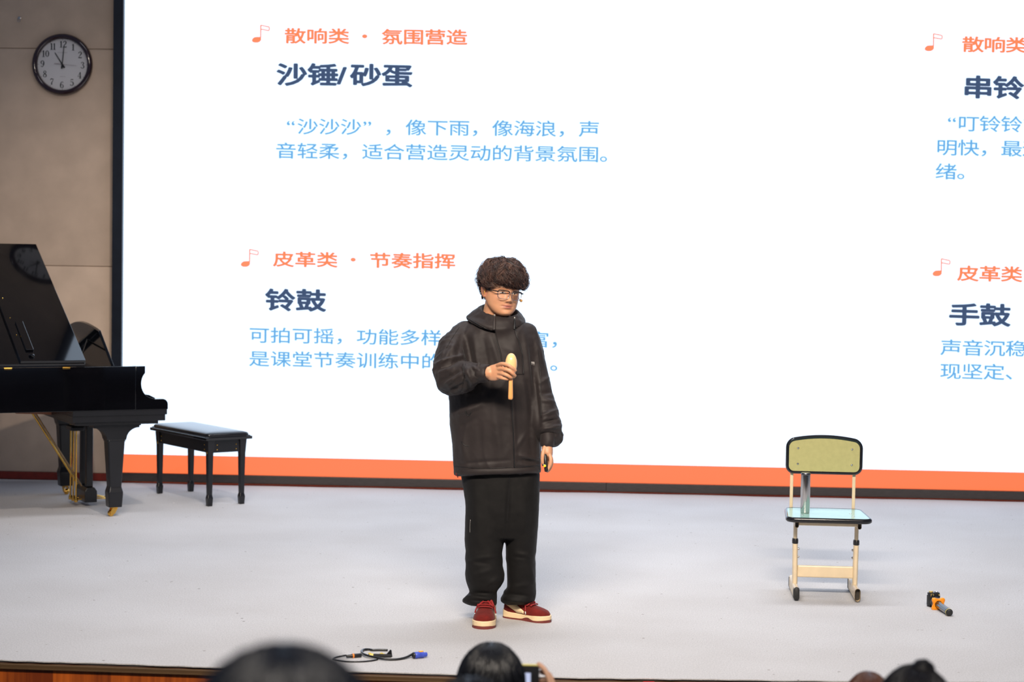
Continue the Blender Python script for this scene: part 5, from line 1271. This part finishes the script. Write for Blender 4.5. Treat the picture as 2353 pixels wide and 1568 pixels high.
# ---- shoes
SUEDE = mat('dark_red_suede', (0.14, 0.011, 0.008), 0.9, var=0.18, scale=40, bump=0.3, bscale=500, sheen=0.1, spec=0.2)
MIDS = mat('cream_rubber_midsole', s2l((232, 206, 164)), 0.5, var=0.06, scale=25)
OUTS = mat('red_brown_outsole', (0.17, 0.03, 0.024), 0.55, var=0.1, scale=40)
LACE = mat('red_flat_lace', (0.27, 0.012, 0.012), 0.7, var=0.12, scale=80)
def shoe(heel, toe, mirror):
    ax = (toe - heel); ax.z = 0; Ls = ax.length; ax.normalize(); ay = Vector((-ax.y, ax.x, 0)); L0 = 0.285; k = Ls / L0
    sr = bpy.data.objects.new('shoe', None); sr.empty_display_size = .1; link(sr, man)
    def W_(s, y, z): return heel + (ax * (s * Ls) + ay * (y * k * 1.08) + Vector((0, 0, z * k * 1.02)))
    hs = [0, .02, .06, .14, .25, .38, .5, .62, .74, .84, .92, .97, 1.0]
    wl = [.004, .018, .030, .037, .038, .036, .038, .044, .050, .048, .038, .024, .006]
    def wid(s): return float(np.interp(s, hs, wl))
    ss = np.concatenate([np.linspace(0, .1, 8), np.linspace(.13, .87, 22), np.linspace(.9, 1, 9)])
    def bnd(s, g): 
        q = (s - .5) * (1 - g * 2) + .5
        return q, max(.002, wid(s) - g * L0 * .55)
    def slab(mb, z0f, z1f, grow):
        lo, hi = [], []
        for side, S_ in ((1, ss), (-1, ss[::-1])):
            for s in S_:
                q, w = bnd(s, -grow); lo.append(W_(q, side * w, z0f(s))); hi.append(W_(q, side * w, z1f(s)))
        mb.rings([lo, hi])
    up0 = lambda s: .0
    wav = lambda s: .007 + .012 * math.exp(-((s - .60) / .09) ** 2) + .006 * math.exp(-((s - 1) / .16) ** 2)
    mid = lambda s: .036 + .010 * math.exp(-((s) / .12) ** 2) - .004 * math.exp(-((s - .55) / .2) ** 2)
    mb = MB(); slab(mb, lambda s: 0.0, lambda s: wav(s), .012); so = obj('outsole', mb, OUTS, sr, smooth=35, off=base)
    mb = MB(); slab(mb, lambda s: wav(s) - .0008, mid, .010); obj('midsole', mb, MIDS, sr, smooth=35, bevel=.003, off=base)
    hz = lambda s: float(np.interp(s, [0, .04, .15, .30, .42, .55, .70, .82, .92, .98, 1.0], [.075, .098, .108, .112, .108, .094, .076, .068, .060, .050, .038]))
    def upper(s, a, g=0.0):
        w = wid(s) * .97; h = hz(s) - .03; c1, s1 = math.cos(a), math.sin(a)
        ex = .62 if s > .5 else .55
        return W_(s * .985 + .006, math.copysign(abs(c1) ** ex, c1) * (w * (1 - .30 * max(0, s1) ** 2 * (1 if s < .6 else .4))) * (1 + g / .04), .03 + (h + g) * abs(s1) ** .8 * (1 if s1 >= 0 else 0))
    mb = MB(); aa = [math.pi * q / 22 for q in range(23)]
    R_ = [[upper(s, a) for a in aa] + [W_(s * .985 + .006, -wid(s) * .5, .028), W_(s * .985 + .006, wid(s) * .5, .028)] for s in np.concatenate([np.linspace(.0, .1, 6), np.linspace(.14, .88, 22), np.linspace(.9, 1, 8)])]
    mb.rings(R_); obj('upper', mb, SUEDE, sr, smooth=60, off=base)
    # side stripe sweeping down from the heel collar
    for side in (0, 1):
        top_, bot_ = [], []
        for q in range(12):
            t = q / 11; s = .07 + .45 * t
            a0 = math.radians(70 - 58 * t ** .75); a1 = math.radians(max(3, 34 - 44 * t ** .8))
            if a1 > a0 - .02: a1 = a0 - .02
            f = (lambda a: a) if side == 0 else (lambda a: math.pi - a)
            top_.append(upper(s, f(a0), .0022)); bot_.append(upper(s, f(a1), .0022))
        mb = MB(); mb.rings([top_, bot_], cap=False, closed=False); o = obj('side_stripe', mb, MIDS, sr, smooth=True, off=base)
        sm = o.modifiers.new('t', 'SOLIDIFY'); sm.thickness = .003; sm.offset = 0
    # tongue, laces, bow
    mb = MB(); mb.rings([[upper(s, math.radians(90 + q), .003 + (.012 * (.5 - s) if s < .5 else 0)) for q in (-26, -13, 0, 13, 26)] for s in (.36, .42, .5, .58, .64)], cap=False, closed=False); o = obj('tongue', mb, SUEDE, sr, smooth=True, off=base)
    sm = o.modifiers.new('t', 'SOLIDIFY'); sm.thickness = .006; sm.offset = -1
    for s in (.46, .525, .59, .655):
        mb = MB(); mb.tube([upper(s + .012 * math.cos(q * .06), math.radians(90 + q), .0065) for q in range(-38, 39, 8)], .0056, 8, flat=.55); obj('lace', mb, LACE, sr, smooth=True, off=base)
    kn = upper(.47, math.radians(90), .010)
    for sgn in (-1, 1):
        u1, u2, u3 = upper(.50, math.radians(90 - 24 * sgn), .014), upper(.56, math.radians(90 - 46 * sgn), .010), upper(.60, math.radians(90 - 22 * sgn), .009)
        mb = MB(); mb.tube(smoothpts([kn, u1, u2, u3, kn]), .0050, 8); obj('lace_loop', mb, LACE, sr, smooth=True, off=base)
        e2 = upper(.52, math.radians(90 - 36 * sgn), .012); e1 = upper(.56, math.radians(90 - 62 * sgn), .008)
        e0 = upper(.57, math.radians(90 - 76 * sgn), .007)
        mb = MB(); mb.tube(smoothpts([kn, e2, e1, e0]), .0040, 8); le = obj('lace_end', mb, LACE, sr, smooth=True, off=base)
        mb = MB(); mb.tube([e0, e0 + Vector((0, 0, -.014)) + ax * .001], .0026, 8); obj('aglet', mb, WHITEPL, sr, smooth=True, off=base)
    return sr
t1 = flo(1109, 1447); h1 = Vector((t1.x + .012, t1.y + .285, 0)); t1 = Vector((t1.x, t1.y, 0))
shoe(h1, t1, False)
h2 = flo(1158, 1420); t2 = flo(1263, 1434); h2.y += .03; t2.y += .03
dd = (t2 - h2); 
if dd.length > .30: t2 = h2 + dd * (.30 / dd.length)
shoe(h2, t2, True)

# ---- glasses
gl = bpy.data.objects.new('eyeglasses', None); link(gl, man)
def lensmat():
    m = bpy.data.materials.new('clear_spectacle_lens'); m.use_nodes = True; nt = m.node_tree; nt.nodes.clear()
    o = nt.nodes.new('ShaderNodeOutputMaterial'); t = nt.nodes.new('ShaderNodeBsdfTransparent'); g_ = nt.nodes.new('ShaderNodeBsdfGlossy'); f = nt.nodes.new('ShaderNodeFresnel'); mx = nt.nodes.new('ShaderNodeMixShader')
    t.inputs[0].default_value = (0.93, 0.92, 0.92, 1); g_.inputs['Roughness'].default_value = 0.02; f.inputs[0].default_value = 1.35
    nt.links.new(f.outputs[0], mx.inputs[0]); nt.links.new(t.outputs[0], mx.inputs[1]); nt.links.new(g_.outputs[0], mx.inputs[2]); nt.links.new(mx.outputs[0], o.inputs[0]); return m
LENS = lensmat()
SILV = mat('silver_wire', (0.72, 0.70, 0.70), 0.22, 1.0, var=0.05, scale=60)
FRB = mat('black_browline_rim', (0.010, 0.010, 0.012), 0.25, var=0.2, scale=60)
GY, GZ = -.1085, -.0135
def lens_out(s_):
    P = []
    for sx, sz, t0 in ((1, 1, 0), (-1, 1, 90), (-1, -1, 180), (1, -1, 270)):
        r = .008 if sz > 0 else .0155
        for k in range(6):
            t = math.radians(t0 + 18 * k); P.append((s_ * .0335 + sx * (.0265 - r) + r * math.cos(t), GZ + sz * (.0190 - r) + r * math.sin(t)))
    return P
def curv(x): return GY + 0.35 * x * x / .1
for s_ in (-1, 1):
    P = lens_out(s_); rim = [Hd((x, curv(x), z)) for x, z in P]
    mb = MB(); mb.add(rim, [tuple(range(len(rim)))]); ob = obj('lens', mb, LENS, gl, off=base, fixn=False)
    mb = MB(); mb.tube(rim + [rim[0]], .0013, 8, cap=False); rm = obj('wire_rim', mb, SILV, gl, smooth=True, off=base)
    topP = [q for q in P if q[1] > GZ + .004]
    topP.sort(key=lambda q: q[0]); mb = MB(); mb.tube([Hd((x, curv(x) - .0006, z + .0006)) for x, z in topP], .0027, 8); obj('brow_bar', mb, FRB, gl, smooth=True, off=base)
    xo = s_ * .0605
    mb = MB(); mb.tube([Hd((s_ * .059, curv(.06) - .001, GZ + .0125)), Hd((s_ * .068, curv(.066) + .004, GZ + .0135)), Hd((s_ * .0735, -.085, GZ + .0135)), Hd((s_ * .0815, -.02, GZ + .013)), Hd((s_ * .086, .008, GZ + .012)), Hd((s_ * .086, .03, GZ - .012))], [.0030, .0030, .0024, .0020, .0020, .0020], 8); obj('temple', mb, FRB, gl, smooth=True, off=base)
    mb = MB(); mb.tube([Hd((s_ * .0105, curv(.01), GZ + .004)), Hd((s_ * .0095, curv(.01) + .006, GZ - .004))], .0007, 6); mb.ball(Hd((s_ * .0095, curv(.01) + .007, GZ - .005)), (.002, .002, .004), 8, 6); obj('nose_pad', mb, SILV, gl, smooth=True, off=base)
mb = MB(); mb.tube([Hd((x, curv(0) - .001 + abs(x) * .05, GZ + .010 + .002 * math.cos(x * 200))) for x in (-.0085, -.004, 0, .004, .0085)], .0012, 8); obj('bridge', mb, SILV, gl, smooth=True, off=base)
# ---- headset microphone
hm_ = bpy.data.objects.new('headset_microphone', None); link(hm_, man)
TAN = mat('tan_foam', s2l((236, 176, 96)), 0.8, var=0.1, scale=200)
mb = MB(); mb.tube(smoothpts([Hd((.087, .018, -.008)), Hd((.088, .002, -.004)), Hd((.0855, -.018, -.026)), Hd((.080, -.045, -.036)), Hd((.0745, -.066, -.036))]), .0013, 6); obj('boom', mb, TAN, hm_, smooth=True, off=base)
mb = MB(); mb.ball(Hd((.0735, -.073, -.0335)), .0068, 14, 10); obj('foam_tip', mb, TAN, hm_, smooth=True, off=base)
mb = MB(); mb.tube(smoothpts([Hd((-.089, -.012, -.002)), Hd((-.090, -.010, -.012)), Hd((-.088, -.006, -.022))]), .0028, 8, rounded=True); obj('ear_hook', mb, TAN, hm_, smooth=True, off=base)
mb = MB(); mb.tube(smoothpts([Hd((s * .088 * math.sin(a), .012 - .100 * math.cos(a), -.012 - .02 * math.sin(math.pi * (a - 1.5) / 1.64) ** 2)) for s, a in [(1, 1.65), (1, 2.1), (1, 2.6), (1, 3.14), (-1, 2.6), (-1, 2.1), (-1, 1.65)]]), .0011, 6); obj('neck_wire', mb, TAN, hm_, smooth=True, off=base)

# ================================================================== MARACA AND REMOTE IN HIS HANDS
mo = Mp(1173, 919, DM); mt = Mp(1174.8, 812, DM); ax = (mt - mo); ml_ = ax.length; ax.normalize()
mar = thing('maraca', 'light wooden maraca held upright in the presenter\'s raised hand', 'maraca', mo)
WOODM = mat('varnished_pale_wood', s2l((250, 208, 150)), 0.22, col2=s2l((244, 194, 130)), scale=6, stretch=(6, 6, 1), coat=0.5)
k = ml_ / .218
mb = MB(); mb.lathe([(r * k * 1.0, z * k) for r, z in ((.012, .100), (.0155, .108), (.0205, .122), (.0255, .142), (.0278, .160), (.0278, .172), (.0258, .188), (.021, .202), (.014, .2125), (.006, .2172), (.001, .218))], mo, ax, 40); obj('rattle_head', mb, WOODM, mar, smooth=True)
mb = MB(); mb.lathe([(r * k, z * k) for r, z in ((.003, 0), (.008, .0008), (.0108, .004), (.0116, .010), (.0112, .03), (.0098, .07), (.0095, .101), (.009, .112))], mo, ax, 28); obj('handle', mb, mat('varnished_orange_wood', s2l((246, 182, 116)), 0.26, col2=s2l((236, 166, 98)), scale=6, stretch=(8, 8, 1), coat=0.5), mar, smooth=True)
ro = Mp(1255.5, 1085, -.104); rt = Mp(1252.5, 1044, -.094); ax = (rt - ro); rl = ax.length; ax.normalize()
rem = thing('presentation_remote', 'slim black remote with a yellow ring held in the presenter\'s lowered hand', 'remote', ro)
mb = MB(); mb.lathe([(.005, 0), (.0085, .003), (.0092, .012), (.0085, rl * .5), (.0075, rl - .004), (.004, rl)], ro, ax, 20); obj('body', mb, BLACKPL, rem, smooth=50)
q = Mp(1252, 1071, -.118); mb = MB(); mb.lathe([(.0052, -.004), (.0060, 0), (.0060, .003), (.0035, .004), (.0032, .002)], q, (-.25, -1, .1), 20); obj('yellow_ring', mb, mat('yellow_ring_plastic', s2l((250, 214, 40)), 0.4, var=0.05, scale=60), rem, smooth=50)
mb = MB(); mb.box(Mp(1249.5, 1069, -.106), (.016, .012, .010), bev=.003); obj('clip', mb, BLACKPL, rem)
# ================================================================== AUDIENCE (seated, seen from behind)
def audience(px, ytop, Y, w, tier, label, haircol, topcol, seed, yaw=0.0, bun=None, phone=False, rough=0.35):
    rd = random.Random(seed)
    tp = atY(px, ytop, Y); x0, zt = tp.x, tp.z
    hc = Vector((x0, Y, zt - .125)); hw = w / 2
    root = thing('person', label, 'person', (x0, Y, tier))
    b = MB()
    b.ball(hc + Vector((0, 0, 0)), (hw * .82, .092, .112), 24, 18)
    for s_ in (-1, 1): b.ball(hc + Vector((s_ * hw * .84, .005, -.015)), (.010, .018, .03), 10, 8)
    sh = zt - .33
    b.tube([hc + Vector((0, -.012, -.05)), Vector((x0, Y - .03, sh + .04)), Vector((x0, Y - .04, sh - .03))], [.058, .056, .08], 20)
    seat = tier + .45
    def ring_(z, a, d, y): return [Vector((x0 + a * math.cos(t), y + d * math.sin(t), z)) for t in [2 * math.pi * k / 24 for k in range(24)]]
    b.rings([ring_(z, a, d, y) for z, a, d, y in ((seat - .02, .16, .12, Y - .06), (seat + .10, .165, .125, Y - .06), (seat + .3, .15, .11, Y - .05), (sh - .12, .17, .11, Y - .04), (sh - .03, .14, .09, Y - .04), (sh + .02, .06, .06, Y - .03))])
    for s_ in (-1, 1):
        b.tube(smoothpts([(x0 + s_ * .09, Y - .02, seat + .06), (x0 + s_ * .11, Y + .2, seat + .07), (x0 + s_ * .11, Y + .40, seat + .04), (x0 + s_ * .11, Y + .43, tier + .25), (x0 + s_ * .11, Y + .42, tier + .07)]), .066, 16, rounded=True)
        b.tube([(x0 + s_ * .11, Y + .38, tier + .045), (x0 + s_ * .12, Y + .58, tier + .040)], .040, 14, rounded=True)
    def hand(elb, wr, d, up, s_):
        b.tube(smoothpts([(x0 + s_ * .175, Y - .03, sh - .05), elb, wr]), [.048] * 6 + [.040] * 6 + [.030], 16, rounded=True)
        d, up = d.normalized(), up.normalized(); sd = d.cross(up)
        b.tube([wr, wr + d * .045, wr + d * .085], [.028, .036, .032], 14, flat=.6, rounded=True)
        return d, up, sd
    if phone:
        pc = atY(1209, 1568, Y + .30); pc.z -= 0.009
        wr = pc + Vector((.088, -.035, -.105)); hand(Vector((x0 + .30, Y + .05, sh - .30)), wr, Vector((-.15, .05, 1)), Vector((0, -1, 0)), 1)
        def F(P, r=.0085): b.tube(smoothpts([pc + Vector(q) for q in P], 4), r, 12, rounded=True)
        F([(.078, -.03, -.040), (.071, -.026, .010), (.056, -.012, .046), (.036, .003, .061)])
        F([(.082, -.02, -.045), (.080, -.006, .000), (.066, .012, .030), (.044, .016, .036)])
        F([(.080, -.015, -.055), (.078, .0, -.015), (.064, .016, .008), (.043, .018, .010)])
        F([(.076, -.012, -.065), (.074, .004, -.032), (.060, .018, -.014), (.043, .018, -.012)], .0075)
        F([(.060, -.04, -.070), (.045, -.034, -.045), (.028, -.022, -.022)], .010)
        hand(Vector((x0 - .28, Y + .05, sh - .32)), pc + Vector((-.06, -.03, -.16)), Vector((.3, .1, 1)), Vector((0, -1, 0)), -1)
    else:
        for s_ in (-1, 1): hand(Vector((x0 + s_ * .24, Y + .02, sh - .30)), Vector((x0 + s_ * .12, Y + .24, seat + .13)), Vector((-s_ * .3, 1, -.1)), Vector((0, 0, 1)), s_)
    bm_ = fuse(b, .008 if not phone else .0045, 3)
    obj('body', bm_, AUDSKIN, root, smooth=True, fixn=False)
    # top: a loose shell over trunk and upper arms
    c = MB()
    c.rings([ring_(z, a, d, y) for z, a, d, y in ((seat - .01, .185, .145, Y - .06), (seat + .10, .19, .15, Y - .06), (seat + .3, .185, .135, Y - .05), (sh - .12, .20, .13, Y - .04), (sh - .03, .16, .11, Y - .04), (sh + .03, .085, .085, Y - .03), (sh + .05, .07, .07, Y - .03))])
    for s_ in (-1, 1):
        if phone: P = [(x0 + s_ * .175, Y - .03, sh - .06), (x0 + (.30 if s_ > 0 else -.28), Y + .05, sh - .31), (pc + Vector((.088, -.035, -.13)) if s_ > 0 else pc + Vector((-.06, -.03, -.19)))]
        else: P = [(x0 + s_ * .175, Y - .03, sh - .06), (x0 + s_ * .24, Y + .02, sh - .30), (x0 + s_ * .13, Y + .22, seat + .13)]
        c.tube(smoothpts(P), [.062] * 6 + [.055] * 6 + [.042], 16, rounded=True)
    cm = fuse(c, .010, 4); a = vco(cm); setco(cm, a + vno(cm) * (.006 * perlin(a * np.array([9, 9, 6])))[:, None])
    obj('top', cm, mat('dark_cotton_top', topcol, .85, var=.2, scale=20), root, smooth=True, fixn=False)
    # hair: smooth cap with combed strands
    h = MB(); hm1 = mat('dark_straight_hair', haircol, rough, var=.3, scale=40, stretch=(8, 8, 1)); H0 = hc + Vector((0, -.012, 0)); HRd = Vector((hw, .116, .125))
    R_ = []
    for i in range(22):
        th = math.pi * (.02 + .66 * i / 21); row = []
        for k in range(40):
            a_ = 2 * math.pi * k / 40; fr = max(0, math.sin(a_))
            t2 = th * (1 - .30 * fr ** 2)
            q = 1 + .018 * math.sin(3 * a_ + seed) * math.sin(th * 3) + .012 * math.sin(7 * a_ + seed * 2 + th * 4)
            row.append(H0 + Vector((HRd.x * q * math.sin(t2) * math.cos(a_), HRd.y * q * math.sin(t2) * math.sin(a_), HRd.z * q * math.cos(t2))))
        R_.append(row)
    R_.append([H0 + Vector((HRd.x * .72 * math.cos(2 * math.pi * k / 40), .075 * math.sin(2 * math.pi * k / 40), -.02)) for k in range(40)])
    h.rings(R_)
    for kk in range(420):
        a_ = rd.uniform(0, 6.283); t0 = rd.uniform(.02, .5); t1 = t0 + rd.uniform(.5, 1.2); P = []
        sw = rd.uniform(-.25, .25)
        for j in range(7):
            t = j / 6; th = t0 + (t1 - t0) * t; th = min(th, 2.15); aa_ = a_ + sw * t; fr = max(0, math.sin(aa_)); th *= (1 - .30 * fr ** 2)
            q = 1.0 + .03 * math.sin(math.pi * t) * rd.random() + .012
            P.append(H0 + Vector((HRd.x * q * math.sin(th) * math.cos(aa_), HRd.y * q * math.sin(th) * math.sin(aa_), HRd.z * q * math.cos(th))))
        h.tube(P, [.0008] + [.0022] * 5 + [.0006], 4, cap=False)
    if bun:
        bp = atY(bun[0], bun[1], Y - .02); bp.z -= bun[2] * .9
        h.ball(bp, (bun[2], bun[2], bun[2] * .95), 18, 14)
        for kk in range(90):
            a_ = rd.uniform(0, 6.28); e0 = rd.uniform(-1.3, 1.3); P = []
            for j in range(6):
                t = j / 5; e1 = e0 + .5 * math.sin(3 * t); aa_ = a_ + 1.6 * t
                P.append(bp + Vector((math.cos(aa_) * math.cos(e1), math.sin(aa_) * math.cos(e1), math.sin(e1) * .95)) * bun[2] * rd.uniform(1.0, 1.08))
            h.tube(P, [.001] + [.002] * 4 + [.0005], 4, cap=False)
    obj('hair', h, hm1, root, smooth=True, fixn=False)
    if phone: return pc
AUDSKIN = mat('hall_skin', (0.50, 0.29, 0.19), 0.5, sss=0.1, var=0.06, scale=30)
audience(655, 1486, 2.0, .225, .04, 'seated person with short blue-black hair, the nearest and most blurred head', (0.008, 0.010, 0.018), (0.02, 0.02, 0.03), 1)
pc = audience(1130, 1479, 5.1, .192, -.60, 'seated person with dark hair holding up a mobile phone', (0.006, 0.006, 0.008), (0.03, 0.03, 0.035), 2, phone=True)
audience(2104, 1531, 4.3, .185, -.42, 'seated person with dark hair tied in a top bun', (0.010, 0.008, 0.009), (0.05, 0.04, 0.04), 3, bun=(2121, 1519, .026))
audience(1996, 1547, 5.15, .150, -.60, 'seated person with red-brown hair, beside the person with a top bun', (0.085, 0.032, 0.018), (0.10, 0.05, 0.03), 4)
audience(1078, 1561, 3.6, .20, -.24, 'seated person behind the phone holder, only the crown of a dark head showing', (0.007, 0.007, 0.011), (0.02, 0.02, 0.02), 5)
ph = thing('mobile_phone', 'black mobile phone held up by the seated person in the middle, its screen lit', 'phone', pc)
mb = MB(); mb.box(pc + Vector((0, 0, -.02)), (.076, .009, .158), bev=.004); obj('body', mb, BLACKPL, ph, smooth=40)
mb = MB(); mb.box(pc + Vector((0, .0005, .0595)), (.070, .0094, .0035), bev=.001); obj('top_edge', mb, mat('yellow_phone_case', s2l((226, 214, 120)), 0.4, var=.05, scale=60), ph)
mb = MB(); mb.box(pc + Vector((-.010, -.0048, -.022)), (.046, .0006, .118)); obj('lit_screen', mb, glow('phone_screen_picture', (0.62, 0.68, 0.95), 0.85), ph)
mb = MB(); mb.lathe([(.008, 0), (.008, .002), (.006, .003)], pc + Vector((.022, .0045, .035)), (0, 1, 0), 16); obj('camera_lens', mb, GLOSS, ph)
